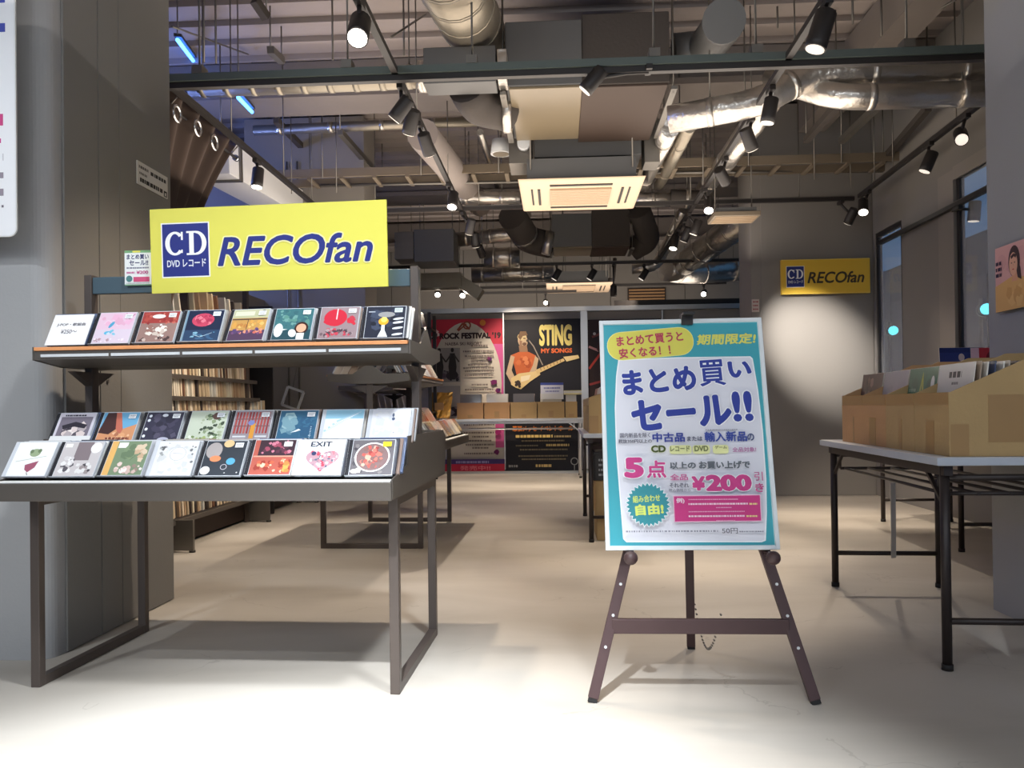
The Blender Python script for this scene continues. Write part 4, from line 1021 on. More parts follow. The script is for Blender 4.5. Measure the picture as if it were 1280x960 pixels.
# notices on pillar and column
a, b = AX(171, 229, -1.793), AX(209, 251, -1.793); c = AX(171, 200, -1.793)
t = thing('wall_notice', 'white notice with black print fixed to the left pillar side', 'notice', a)
Wd = b.y-a.y; Ht = c.z-a.z
MB().box(-.002, .002, 0, Wd, 0, Ht).build('plate', M_white, t, .001)
p = Print(.0001); p.rect(0,0,Wd,Ht,(206,204,200)); p.bars(Wd*.05,Wd*.35,Ht*.72,Ht*.12,(90,86,82),1); p.bars(Wd*.42,Wd*.95,Ht*.66,Ht*.16,(40,38,36),2); p.bars(Wd*.06,Wd*.3,Ht*.46,Ht*.10,(110,106,100),3); p.bars(Wd*.08,Wd*.82,Ht*.14,Ht*.18,(36,34,32),4); p.rect(Wd*.86,Ht*.04,Wd*.97,Ht*.3,(40,40,40)); p.rect(Wd*.89,Ht*.08,Wd*.94,Ht*.22,(206,204,200))
p.build('print', M_print, t, (.0026,0,0), (0,1,0), (0,0,1))
a = A(940, 390, 7.73); b = A(949, 374, 7.73)
t = thing('wall_notice', 'tiny white notice at the left edge of the right grey column', 'notice', a)
MB().box(0, b.x-a.x, -.0, .004, 0, b.z-a.z).build('plate', M_white, t); p = Print(.0001); p.rect(0,0,b.x-a.x,b.z-a.z,(190,178,172))
for k in range(3): p.bars(.01, b.x-a.x-.01, .02+k*.035, .012, (150,70,80), k)
p.build('print', M_print, t, (0,-.0006,0))
# board on the left pillar front
rt = A(16, 294, 2.60); Wd, Ht = .62, 1.16
t = thing('poster_board', 'white rounded poster board at the left edge, held off the pillar', 'poster', (rt.x-Wd, 2.62, rt.z))
q = Print(); q.rrect(0,0,Wd,Ht,.03,(0,0,0)); prof = [(x, y) for x, y, z in q.v]
MB().prism(prof, 'y', 0, .006).build('board', M_white, t)
p = Print(.0001); p.rrect(.004,.004,Wd-.004,Ht-.004,.028,(238,238,240))
for k, (z, c, w) in enumerate(((.40,(206,70,130),.05),(.34,(206,70,130),.02),(.28,(150,140,150),.03),(.22,(150,140,150),.025),(.16,(150,140,150),.03),(.12,(120,110,120),.01))):
    p.bars(.06, Wd-.045, z-.02, w*.8, c, k, .5)
p.rect(Wd-.10,.80,Wd-.035,.83,(70,80,170)); p.rect(Wd-.10,.70,Wd-.035,.73,(70,80,170))
p.build('print', M_print, t, (0,-.0004,0))
for z in (.15, 1.0): MB().box(.1, .5, .0062, .10, z, z+.03).build('spacer_bar', M_alu, t)

# ================================================================ easel with sale board
ez = thing('easel', 'dark brown wooden easel standing right of the aisle', 'easel', (.417, 2.388, 0))
ap = Vector((0, .232, 1.13)); lean = (ap.y)/1.13
for sx in (-1, 1):
    f = Vector((sx*.326, 0, 0)); tp = Vector((sx*.012, .232, 1.13)); d = (tp-f).normalized()
    lg = MB().beam(f+d*.012, tp, .031, .020, (0,-1,.2)).build('front_leg', M_easel, ez, .002)
    MB().beam(f, f+d*.014, .027, .017, (0,-1,.2)).build('rubber_tip', M_rubberfoot, lg)
    for k, zz in enumerate((.155, .245, .335)):
        c = f+d*(zz/d.z); hh = MB().tube([c+Vector((0,-.0125,.002)), c+Vector((0,-.009,.002))], .0045, 10).build('peg_hole', M_strip, lg)
    c = f+d*(.428/d.z)
    pg = MB().tube([c+Vector((0,.01,0)), c+Vector((0,-.075,.0))], .008, 10).build('peg', M_easel, ez)
    # turned ball end
    prof = []; n = 8; pts = []; rs = []
    for k in range(n+1):
        a = PI*k/n; pts.append(c+Vector((0,-.095-.0+.021*math.cos(a)*-1+.0,0))); rs.append(max(.0005, .021*math.sin(a)))
    MB().tube(pts, .02, 16, rs=rs).build('peg_ball', M_easel, ez)
MB().beam((-.262, -.002+.21*lean, .215), (.262, -.002+.21*lean, .215), .018, .044).build('crossbar', M_easel, ez, .002)
MB().box(-.03, .03, .215, .262, 1.06, 1.135).build('head_block', M_easel, ez, .003)
MB().box(-.018, .018, .196, .235, 1.135, 1.172).box(-.018, .018, .160, .196, 1.164, 1.172).build('top_clip', M_black, ez)
bf = Vector((.052, .53, 0)); MB().beam(bf+Vector((0,0,.01)), Vector((.0, .25, 1.10)), .03, .02).build('rear_leg', M_easel, ez, .002)
MB().beam(bf, bf+Vector((0,0,.012)), .026, .017).build('rubber_tip', M_rubberfoot, ez)
ch = MB()
c0 = Vector((.066, .06, .245)); c1 = Vector((.06, .49, .17))
for k in range(26):
    t_ = k/25; q = c0.lerp(c1, t_)-Vector((0,0,.13*math.sin(PI*t_))); ch.tube([q+Vector((0,-.006,0)), q+Vector((0,.006,0))], .003, 6)
ch.build('chain', M_zinc, ez)
bl, br = A(758, 688, 2.425), A(974, 687, 2.425); tlp, trp = A(752, 400, 2.60), A(956, 399, 2.60)
o0 = bl; xd = (br-bl).normalized(); Wd = .5*((br-bl).length+(trp-tlp).length)
yd = ((tlp+trp)/2-(bl+br)/2); Ht = yd.length; yd.normalize(); yd = (yd-xd*yd.dot(xd)).normalized(); nr = xd.cross(yd)
o0 = (bl+br)/2-xd*(Wd/2)
sb = thing('sale_board', 'teal and white framed sale poster resting on the dark easel', 'sign', o0)
def slab(x0, x1, y0, y1, z0, z1):
    vs = []
    for d in (z1, z0):
        for (a, b) in ((x0,y0),(x1,y0),(x1,y1),(x0,y1)): vs.append(xd*a+yd*b+nr*d)
    return MB().add(vs, [(0,1,2,3),(7,6,5,4),(0,4,5,1),(1,5,6,2),(2,6,7,3),(3,7,4,0)])
slab(.004, Wd-.004, .004, Ht-.004, -.009, -.0005).build('backing', M_white, sb)
M_frame = mat('white_frame', rgb(222,228,230), .35)
for a in ((0,.012,0,Ht),(Wd-.012,Wd,0,Ht),(.0121,Wd-.0121,0,.012),(.0121,Wd-.0121,Ht-.012,Ht)): slab(a[0],a[1],a[2],a[3],-.010,.006).build('frame_bar', M_frame, sb, .001)
g = quadmap((752,400),(956,399),(974,687),(758,688),Wd,Ht)
p = Print(.00004)
TE = (66,164,178); WH = (228,228,236); BL = (50,66,156); PK = (208,72,140); GY = (96,102,110); HL = (250,252,255)
p.rect(.012,.012,Wd-.012,Ht-.012,(190,218,220)); p.rect(.014,.014,Wd-.014,Ht-.014,TE)
def Q(*pts): return [g(*q) for q in pts]
panel = [(776,449),(850,447),(942,447),(945,450),(951,490),(956,540),(959,600),(959,640),(957,676),(952,678),(860,678),(784,678),(780,674),(776,620),(772,560),(771,510),(773,470)]
p.poly(Q(*[(640+(x-640), y) for x, y in panel]), (246,250,252))
cx, cy = 865, 563
p.poly(Q(*[(cx+(x-cx)*.985, cy+(y-cy)*.988) for x, y in panel]), WH)
def T(txt, x0, y0, x1, y1, col, **k):
    a = g(x0, y1); b = g(x1, y0); p.text(txt, a[0], a[1], b[0], b[1], col, **k)
a = g(763,447); b = g(870,412); p.rrect(a[0]-.002,a[1]-.002,b[0]+.002,b[1]+.002,.045,(246,240,150),rot=.07); p.rrect(a[0],a[1],b[0],b[1],.043,(226,218,96),rot=.07)
T('まとめて買うと', 774,417,858,430,(190,62,92), bold=.03, rot=.07, halo=(226,218,96), hb=.02)
T('安くなる！！', 777,433,842,446,(190,62,92), bold=.03, rot=.07)
T('期間限定!', 875,418,949,432,(226,226,110), bold=.035, shear=.15, rot=.01)
T('まとめ', 781,460,873,492,BL, bold=.045, rot=.07, halo=HL, hb=.03); T('買', 878,451,909,484,BL, bold=.018, rot=.05, halo=HL, hb=.035); T('い', 914,453,942,474,BL, bold=.045, rot=.04, halo=HL, hb=.03)
T('セール', 792,497,916,537,BL, bold=.05, rot=.07, halo=HL, hb=.03)
T('!!', 919,491,942,529,BL, bold=.04, rot=.03, halo=HL, hb=.03)
T('国内新品を除く', 777,542,815,548,(110,110,124), bold=.02)
T('税抜350円以上の', 775,550,817,555,(90,90,104), bold=.03)
T('中古品', 818,542,858,554,BL, bold=.03)
T('または', 861,547,880,553,(80,84,110), bold=.03)
T('輸入新品', 883,541,935,554,(56,76,160), bold=.03); T('の', 936,544,944,553,(70,84,130), bold=.03)
a = g(884,540); b = g(924,536); p.bars(a[0], b[0], a[1], .004, (170,170,182), 5)
for (x0, x1) in ((839,866),(868,889),(893,912)): a = g(x0,569); b = g(x1,558); p.rrect(a[0],a[1],b[0],b[1],.008,(232,234,170))
T('CD', 816,558,834,567,(70,84,40), bold=.05, halo=(238,240,190), hb=.02)
T('レコード', 840,559,864,566,(130,136,90), bold=.03); T('DVD', 870,559,887,566,(120,128,80), bold=.04); T('ゲーム', 895,559,910,563,(140,146,96), bold=.03)
T('全品対象!', 917,561,946,567,(190,120,170), bold=.02)
T('5', 782,573,806,599,PK, bold=.06, halo=HL, hb=.03); T('点', 810,577,834,599,PK, bold=.03, halo=HL, hb=.03)
T('以上の', 839,579,871,588,GY, bold=.04); T('お買い上げで', 875,578,938,588,GY, bold=.04)
T('全品', 839,594,861,602,(206,110,160), bold=.03)
T('それぞれ', 838,605,862,611,(110,110,124), bold=.03); T('税込価格から', 837,612,864,616,(130,130,144), bold=.02)
T('¥', 866,597,882,615,PK, bold=.05, halo=HL, hb=.03); T('200', 883,595,939,616,(200,66,134), bold=.065, halo=HL, hb=.03)
T('引', 943,592,953,603,(190,90,140), bold=.01); T('き', 944,606,954,617,(190,70,130), bold=.03)
# starburst
c = g(811,632); R0 = .066; pts = []; pts2 = []
for k in range(60):
    a = 2*PI*k/60; r = R0 if k % 2 else R0*.86; pts.append((c[0]+r*1.06*math.cos(a), c[1]+r*1.06*math.sin(a))); pts2.append((c[0]+r*math.cos(a), c[1]+r*math.sin(a)))
p.poly(pts, (240,246,248)); p.poly(pts2, (62,150,160)); p.ell(c[0], c[1], R0*.86, R0*.86, (62,150,160), 40)
T('組み合わせ', 792,620,826,629,(214,232,120), bold=.03, rot=.06); T('自由!', 795,631,830,645,(222,238,120), bold=.05, rot=.05)
p.poly(Q((842,621),(950,620),(951,653),(843,654)), (240,200,220)); p.poly(Q((843,622),(949,621),(950,652),(844,653)), (206,62,132))
T('例)', 846,624,856,631,(240,220,232), bold=.03)
for k, (x0, x1, y, cc) in enumerate(((861,922,625,(232,170,200)),(861,934,631,(244,210,226)),(936,950,631,(240,220,150)),(895,914,635,(230,160,196)),(861,930,640,(232,170,200)),(861,930,646,(244,210,226)),(932,950,646,(240,220,150)),(895,918,651,(230,160,196)))):
    a = g(x0,y); b = g(min(x1,946),y); p.bars(a[0], b[0], a[1]-.004, .0052 if k in (1,2,5,6) else .003, cc, k)
a = g(783,665); b = g(898,665); p.bars(a[0], b[0], a[1]-.003, .005, (150,150,162), 77, .5)
T('50円', 902,661,921,668,(110,110,120), bold=.01)
a = g(923,665); b = g(953,665); p.bars(a[0], b[0], a[1]-.003, .004, (150,150,162), 78)
p.build('printed_poster', M_print, sb, (0,0,0), xd, yd)

# ================================================================ folding tables
def make_table(w, l, label, zt=.70, group='folding tables with dark legs', legm=None):
    legm = legm or M_leg
    t = thing('folding_table', label, 'table', (0,0,0), 0, group)
    hx, hy = w/2, l/2
    MB().box(-hx, hx, -hy, hy, zt-.028, zt).build('table_top', M_lam, t, .006)
    MB().box(-hx-.002, hx+.002, -hy-.002, -hy, zt-.026, zt-.002).box(-hx-.002, hx+.002, hy, hy+.002, zt-.026, zt-.002).box(-hx-.002, -hx, -hy, hy, zt-.026, zt-.002).box(hx, hx+.002, -hy, hy, zt-.026, zt-.002).build('edge_band', M_lamedge, t)
    ix, iy = hx-.045, hy-.06
    for sx in (-1, 1):
        for sy in (-1, 1):
            x, y = sx*ix, sy*iy
            lg = MB().tube([(x, y, .012), (x, y, zt-.028)], .0155, 12).build('leg', legm, t)
            MB().tube([(x, y, 0), (x, y, .02)], .018, 12).build('rubber_foot', M_rubberfoot, lg)
            MB().beam((x, y-sy*.01, zt-.16), (x, y-sy*.16, zt-.04), .012, .012).build('brace', legm, t)
        MB().beam((sx*(ix), -iy-.03, zt-.045), (sx*(ix), iy+.03, zt-.045), .028, .034).build('side_rail', legm, t)
    for sy in (-1, 1):
        MB().tube([(-ix, sy*iy, .16), (ix, sy*iy, .16)], .011, 10).build('foot_rail', legm, t)
        MB().tube([(-ix, sy*iy, zt-.07), (ix, sy*iy, zt-.07)], .011, 10).build('end_rail', legm, t)
    for k in range(5):
        x = -ix+.03+(2*ix-.06)*k/4
        MB().tube([(x, -iy+.06, zt-.13), (x, iy-.06, zt-.13)], .006, 8).build('shelf_rod', legm, t)
    for sy in (-1, 1): MB().tube([(-ix+.01, sy*(iy-.07), zt-.13), (ix-.01, sy*(iy-.07), zt-.13)], .007, 8).tube([(-ix+.01, sy*(iy-.07), zt-.13), (-ix+.01, sy*(iy-.07), zt-.04)], .006, 8).tube([(ix-.01, sy*(iy-.07), zt-.13), (ix-.01, sy*(iy-.07), zt-.04)], .006, 8).build('shelf_hanger', legm, t)
    return t
tb1 = make_table(.565, 1.34, 'white topped folding table at right foreground'); tb1.location = (1.528, 3.300, 0); tb1.rotation_euler = (0, 0, -.045)
q = A(1116, 604, 3.72); q2 = A(1117, 697, 3.85)
o = MB().beam((0,0,0), q2-q, .022, .006, (0,1,0)).build('loose_brace', M_strap); o.location = q; tag(o, 'silver brace strip hanging under the right foreground table', 'brace')
tb2 = clone(tb1, (2.60, 5.42, 0), -.03, 'folding table by the street windows behind the foreground one')
tb3 = clone(tb1, (.445, 5.79, 0), 0, 'folding table with record boxes behind the easel sign')
# long white table at the back
tb5 = make_table(.5, 2.1, 'long pale table standing before the concert posters', .73, None, M_strap); tb5.location = (-.72, 9.98, 0); tb5.rotation_euler = (0, 0, PI/2)

# ---------------------------------------------------------------- record boxes
def make_box(w, d, hf, hb, label, m, group, tape=1):
    t = thing('record_box', label, 'cardboard box', (0,0,0), 0, group)
    e = .005; hw = w/2
    MB().box(-hw, hw, 0, e, 0, hf).build('front_panel', m, t)
    MB().box(-hw, hw, d-e, d, 0, hb).build('back_panel', m, t)
    MB().box(-hw+e, hw-e, e, d-e, 0, .005).build('bottom_panel', m, t)
    for sx in (-1, 1):
        MB().prism([(e+.0002, 0), (d-e-.0002, 0), (d-e-.0002, hb), (d*.78, hb), (e+.0002, hf)], 'x', sx*hw, sx*(hw-e)).build('side_panel', m, t)
    r = random.Random(tape*13)
    MB().box(-hw+.004, hw-.004, -.0009, -.0001, hf*.80, hf-.001).build('tape', M_tape, t)
    MB().box(-.026+r.uniform(-.04,.04), .026, -.0011, -.0002, .002, hf*.55).build('tape', M_tape, t)
    for sx in (-1, 1):
        MB().box(sx*(hw+.0010), sx*(hw+.0002), .004, .06, .002, hf*.5).build('tape', M_tape, t)
        MB().box(sx*(hw+.0012), sx*(hw+.0003), d*.30, d*.66, hf*.22, hf*.95).build('tape', M_tape, t)
    return t
LPC = [(206,200,190),(190,180,168),(226,222,214),(120,110,104),(90,84,84),(170,150,130),(60,70,100),(150,70,66),(70,110,96),(216,206,180)]
lp_m = [mat('record_jacket_%s' % 'abcdefghij'[i], rgb(*c), .35, coat=.25) for i, c in enumerate(LPC)]
def lp_mesh(w, h, th):
    out = []
    for m in lp_m:
        o = MB().box(-w/2, w/2, -th/2, th/2, 0, h).build('j', m); me = o.data; bpy.data.objects.remove(o); me.name = 'record_jacket'; out.append(me)
    return out
LP = lp_mesh(.262, .300, .004)
def lp_art_brown(p): p.rect(0,0,1,1,(84,62,60)); p.blobs(0,0,1,1,[(120,90,84),(60,44,44),(150,120,110),(44,34,36)],40,.05,.13,51)
def lp_art_grey(p): p.rect(0,0,1,1,(158,152,156)); p.blobs(0,0,1,1,[(162,156,160),(152,146,150)],12,.1,.2,52)
def lp_art_green(p):
    p.rect(0,0,1,1,(62,112,88)); p.blobs(0,.3,1,1,[(70,124,98),(54,100,80)],14,.08,.16,53); p.poly([(.40,.55),(.50,.95),(.62,.55)],(196,196,90)); p.poly([(.45,.55),(.50,.82),(.56,.55)],(70,120,94)); p.ell(.86,.80,.06,.09,(226,230,226)); p.poly([(.3,.2),(.95,.2),(.95,.56),(.72,.45),(.3,.48)],(222,172,70)); p.bars(.05,.3,.7,.04,(150,180,160),3)
def lp_art_white(p):
    p.rect(0,0,1,1,(214,210,206)); p.bars(.32,.68,.84,.07,(60,56,58),5); p.bars(.42,.60,.76,.03,(110,106,104),6); p.bars(.12,.66,.58,.08,(54,50,54),7,.1); p.bars(.36,.52,.50,.05,(120,114,112),8); p.rect(.80,.62,.90,.74,(70,66,68))
def lp_art_blue(p): p.rect(0,0,1,1,(52,64,128)); p.ell(.5,.80,.07,.08,(206,190,196),12); p.rect(0,.9,1,1,(44,54,110))
def lp_art_redlp(p): p.rect(0,0,1,1,(190,54,66)); p.rect(0,0,.18,1,(226,190,206)); p.ell(.5,.8,.16,.14,(120,30,40)); p.blobs(.2,.1,1,.6,[(206,80,86),(170,40,50)],10,.08,.14,55)
def fill_box(bx, n, seed, art=None, alabel=None, gap=.018, lab='record jacket packed in a cardboard box', grp='records', lean=.16, top=0., start=.05):
    r = random.Random(seed); rz = bx.rotation_euler.z; c, s = math.cos(rz), math.sin(rz); L = bx.location
    for k in range(n):
        x, y = r.uniform(-.0015,.0015), start+gap*k
        if k == 0 and art:
            o = thing('record_jacket', alabel, 'record'); MB().box(-.131, .131, -.002, .002, 0, .300).build('sleeve', lp_m[0], o)
            p = Print(.00004); art(p); p.v = [(a*.260, b*.298, z) for a, b, z in p.v]; p.build('cover_print', M_gloss, o, (-.130, -.0022, .001))
        else:
            o = bpy.data.objects.new('record_jacket', LP[r.randrange(10)]); COL.objects.link(o); tag(o, lab, 'record', grp)
        o.location = (L.x+x*c-y*s, L.y+x*s+y*c, L.z+.0065+top+r.uniform(0,.004)); o.rotation_euler = (-(lean+r.uniform(-.02,.02)), 0, rz+r.uniform(-.004,.004))
ys = [2.655, 2.94, 3.22, 3.50, 3.765]
arts = [(lp_art_white,'white record jacket with two lines of print, front of the nearest box'),(lp_art_green,'green and yellow record jacket, front of the second box'),(lp_art_grey,'plain grey record jacket, front of the third box'),(lp_art_brown,'dark brown record jacket, front of the fourth box')]
bl_ = ['nearest', 'second', 'third', 'fourth']
for i in range(4):
    yc = (ys[i]+ys[i+1])/2
    b = make_box(.279, .40, .208, .345, '%s cardboard record box on the right foreground table' % bl_[i], (M_card, M_card, M_card2, M_card2)[i], 'record boxes on the foreground table', i+1)
    b.location = (1.262+.045*(yc-2.7), yc, .7012); b.rotation_euler = (0, 0, -PI/2-.045)
    fill_box(b, 13, 60+i, *arts[i], gap=.021, lab='record jacket packed in the %s box of the foreground table' % bl_[i], grp='records in the %s foreground box' % bl_[i], lean=.14)
# window side table: boxes with a blue and a red record standing proud
for i, (yc, art, al) in enumerate([(4.98, None, None), (5.30, None, None), (5.62, None, None), (5.94, None, None)]):
    b = make_box(.30, .40, .208, .345, '%s cardboard record box on the window side table' % bl_[i], M_card2, 'record boxes on the window side table', i+5)
    b.location = (2.39, yc-.02, .7012); b.rotation_euler = (0, 0, -PI/2-.03)
    fill_box(b, 8, 80+i, art, al, gap=.036, lab='record jacket in the %s box of the window side table' % bl_[i], grp='records on the window side table', top=.03 if art else 0)
for (px, Y, art, al) in ((1203, 5.02, lp_art_blue, 'blue record jacket standing high on the window side table'), (1243, 4.985, lp_art_redlp, 'red record jacket with pink edge, standing high beside the blue one')):
    o = thing('record_jacket', al, 'record', (A(px, 440, Y).x, Y, A(px, 434, Y).z-.30)); MB().box(-.131, .131, -.002, .002, 0, .300).build('sleeve', lp_m[0], o)
    o.rotation_euler = (-.06, 0, 0); p = Print(.00004); art(p); p.v = [(a*.260, b*.298, z) for a, b, z in p.v]; p.build('cover_print', M_gloss, o, (-.130, -.0022, .001))
for i in range(4):
    b = make_box(.285, .40, .225, .345, '%s cardboard record box on the table behind the easel' % bl_[i], M_card, 'record boxes on the middle table', i+9)
    b.location = (.20, 5.29+i*.30, .7012); b.rotation_euler = (0, 0, -PI/2)
    fill_box(b, 7, 90+i, None, None, gap=.040, lab='record jacket in the %s box of the table behind the easel' % bl_[i], grp='records on the middle table')
# goods under the middle table
def closed_box(x0, x1, y0, y1, z0, z1, label, m=M_card):
    t = thing('cardboard_carton', label, 'cardboard box', ((x0+x1)/2, (y0+y1)/2, z0))
    w, d, h = (x1-x0)/2, (y1-y0)/2, z1-z0
    MB().box(-w, w, -d, d, 0, h).build('carton', m, t, .003)
    MB().box(-w-.001, w+.001, -.025, .025, h, h+.001).box(-.026, .026, -d-.001, -d, h*.3, h).build('tape', M_tape, t)
    MB().box(-w, -.002, -d, d, h+.0002, h+.004).build('flap', m, t); MB().box(.002, w, -d, d, h+.0002, h+.004).build('flap', m, t)
    return t
closed_box(.245, .645, 5.23, 5.62, .002, .145, 'low carton on the floor under the table behind the easel')
closed_box(.24, .64, 5.24, 5.60, .152, .385, 'cardboard carton stacked upon the low one under the middle table')
t = thing('black_crate', 'black crate with pale marks under the table behind the easel', 'crate', (.44, 5.42, .392))
MB().box(-.215, .215, -.2, .2, 0, .012).box(-.215,-.205,-.2,.2,.012,.165).box(.205,.215,-.2,.2,.012,.165).box(-.205,.205,-.2,-.19,.012,.165).box(-.205,.205,.19,.2,.012,.165).build('shell', M_black, t, .002)
p = Print(.0002)
for k in range(4): p.bars(.02, .05, .03+k*.032, .014, (150,150,150), k)
p.ell(.13, .12, .014, .01, (160,160,160), 8); p.build('printed_marks', M_print, t, (-.2,-.2012,0))
MB().box(-.215, .215, -.205, .2, .166, .180).build('lid', M_black, t, .002)

# ================================================================ goods on the back table
by = 9.80
for i, (a, b, fn) in enumerate([(571,604.5,(M_card2)),(605,637.5,M_card2),(638,671.5,M_card),(672,706,M_card),(706.5,722,M_card)]):
    pa = A(a, 523, by); pb = A(b, 523, by)
    t = thing('record_box', ['leftmost', 'second', 'third', 'fourth', 'rightmost'][i]+' small cardboard box on the long back table', 'cardboard box', ((pa.x+pb.x)/2, by, .7305), 0, 'cardboard boxes on the back table')
    w = (pb.x-pa.x)/2-.004
    for q in ((-w,w,0,.006,0,.20),(-w,w,.334,.34,0,.20),(-w,-w+.006,.006,.334,0,.20),(w-.006,w,.006,.334,0,.20)): MB().box(*q).build('panel', fn, t)
    MB().box(-w+.006, w-.006, .006, .334, 0, .006).build('bottom_panel', fn, t)
    MB().box(-.03, .03, -.001, 0, .012, .05 if i % 2 == 0 else .09).build('tape', M_tape, t)
    cols = [3, 2, 4, 9, 0]
    for k in range(4):
        o = bpy.data.objects.new('record_jacket', LP[(cols[i]+k*3) % 10 if k else cols[i]]); COL.objects.link(o)
        o.location = ((pa.x+pb.x)/2, by+.05+k*.05, .738); o.rotation_euler = (-.1, 0, 0)
        if w < .14: o.scale = (w*2*.9/.262, 1, 1)
        tag(o, 'record jacket standing in a cardboard box on the back table', 'record', 'records on the back table')
t = thing('header_card', 'white and blue header card standing in the back table boxes', 'card', A(690, 490, by+.03))
MB().box(-.14, .14, 0, .004, -.09, .115).build('card', M_white, t); p = Print(.0003); p.rect(-.14,-.02,.14,.115,(226,228,240)); p.rect(-.14,.085,.14,.115,(70,84,160)); p.bars(-.1,.1,.04,.018,(120,126,190),3); p.bars(-.08,.09,.0,.018,(150,156,200),4); p.build('print', M_print, t, (0,-.001,0))
t = thing('yellow_tray', 'pale yellow shallow tray tipped on the rightmost back box', 'tray', A(716, 490, by+.02))
MB().box(-.11, .11, 0, .2, -.03, -.02).box(-.11,.11,0,.006,-.02,.02).box(-.11,.11,.194,.2,-.02,.02).build('tray', mat('pale_yellow_plastic', rgb(236,226,170), .5), t, .002)
MB().box(-.112, .112, -.004, .0, -.012, .012).build('label_strip', M_white, t)
# golden packets at the left of the back table
t = thing('foil_packet', 'crinkled golden packet leaning at the left end of the back table', 'packet', A(549, 523, 9.72))
mb = MB(); vs = []; nn = 8
r = random.Random(3)
for j in range(nn+1):
    for i in range(nn+1):
        u, v = i/nn-.5, j/nn; bulge = .05*math.sin(PI*(i/nn))*math.sin(PI*min(1, v*1.1))
        vs.append((u*(.25+.03*v)+.02*v+r.uniform(-.006,.006), -bulge+.10*v+r.uniform(-.01,.01), v*.32+r.uniform(-.004,.004)))
mb.add(vs, [(j*(nn+1)+i, j*(nn+1)+i+1, (j+1)*(nn+1)+i+1, (j+1)*(nn+1)+i) for j in range(nn) for i in range(nn)], False)
o = mb.build('packet', mat('gold_film', rgb(226,170,84), .25, metal=.5), t); s_ = o.modifiers.new('s', 'SOLIDIFY'); s_.thickness = .02; s_.offset = 1
MB().box(-.05, .06, -.035, -.02, .10, .19).build('label', M_card2, t)

# ================================================================ posters on the partition
def poster(name, label, x0, y0, x1, y1, Y, fn, extra=0):
    a = A(x0, y1, Y); b = A(x1, y0, Y)
    t = thing(name, label, 'poster', a); Wd, Ht = b.x-a.x, b.z-a.z
    MB().box(0, Wd, .0008, .006, 0, Ht).build('backing', M_white, t)
    p = Print(.0004); sx, sy = Wd/(x1-x0), Ht/(y1-y0); g = lambda x, y: ((x-x0)*sx, (y1-y)*sy)
    fn(p, g, Wd, Ht); p.build('print', M_print, t); return t
def tx(p, g, s, x0, y0, x1, y1, c, **k):
    a = g(x0, y1); b = g(x1, y0); p.text(s, a[0], a[1], b[0], b[1], c, **k)
def rc(p, g, x0, y0, x1, y1, c):
    a = g(x0, y1); b = g(x1, y0); p.rect(a[0], a[1], b[0], b[1], c)
def fest(p, g, W_, H_):
    rc(p, g, 537, 398, 629, 589, (196,190,180)); rc(p, g, 537, 398, 629, 440, (196,48,70)); rc(p, g, 615, 430, 629, 560, (206,90,150))
    c = g(583, 478); p.ell(c[0], c[1], .47, .80, (206,198,186), 40); rc(p, g, 537, 440, 618, 572, (204,196,184))
    p.ell(*g(604,403), .04, .04, (226,140,60), 12)
    c = g(582, 404); p.ring(c[0]+.03, c[1]-.02, .055, .02, (150,70,50)); p.line([g(573,412), g(580,403), g(588,411)], .025, (150,70,50))
    p.line([g(574,413), g(584,404)], .018, (150,70,50))
    p.blobs(*g(537,425), *g(555,408), [(236,206,206),(216,150,160)], 6, .04, .08, 61, .5)
    tx(p, g, "FUJI ROCK FESTIVAL '19", 534, 415, 626, 425, (44,22,30), bold=.06)
    tx(p, g, 'NAEBA SKI RESORT', 558, 427, 603, 431, (90,70,70), bold=.02)
    for (y0, y1, sd) in ((434, 477, 5), (482, 522, 8)):
        rc(p, g, 543, y0, 576, y1, (150,146,144)); a = g(543, y1); b = g(576, (y0+y1)/2+4); p.blobs(a[0], a[1], b[0], b[1], [(56,48,58),(90,76,90),(40,34,42),(120,110,118)], 34, .03, .06, sd)
    for x in (551, 567):
        p.ell(*g(x, 437), .022, .03, (40,36,36), 10); p.poly([g(x-3,441), g(x+3,441), g(x+5,458), g(x+3,474), g(x-3,474), g(x-5,458)], (44,40,40)); p.line([g(x-2,443), g(x-8,452)], .02, (60,54,54)); p.line([g(x+2,443), g(x+8,452)], .02, (60,54,54))
    r = random.Random(6)
    for k, y in enumerate((433,440,446,449,453,457,461,465,470,482,488,532,537,542,547,552,557,561,568)):
        w = r.choice((10, 14, 18, 22)); a = g(600-w, y); b = g(600+w, y); p.bars(max(a[0], g(580,0)[0]), min(b[0], g(617,0)[0]), a[1], .022, (120,110,106), k)
    for (x, y, s) in ((622,488,3),(617,478,2),(626,505,2),(622,540,3),(620,565,2),(613,449,1)): p.blobs(g(x-5,y)[0], g(x,y+4)[1], g(x+5,y)[0], g(x,y-4)[1], [(110,30,90),(160,40,110),(80,30,90)], 4, .02, .05, x+y)
    rc(p, g, 537, 574, 629, 580, (70,50,110)); rc(p, g, 537, 580, 629, 589, (190,40,70)); a = g(570,579); b = g(610,579); p.bars(a[0], b[0], a[1], .03, (150,140,190), 4)
    tx(p, g, '発売中!!', 575, 582, 612, 588, (220,110,130), bold=.03)
poster('event_poster', 'tall red and cream rock festival poster left on the partition', 537, 398, 629, 589, 10.535, fest)
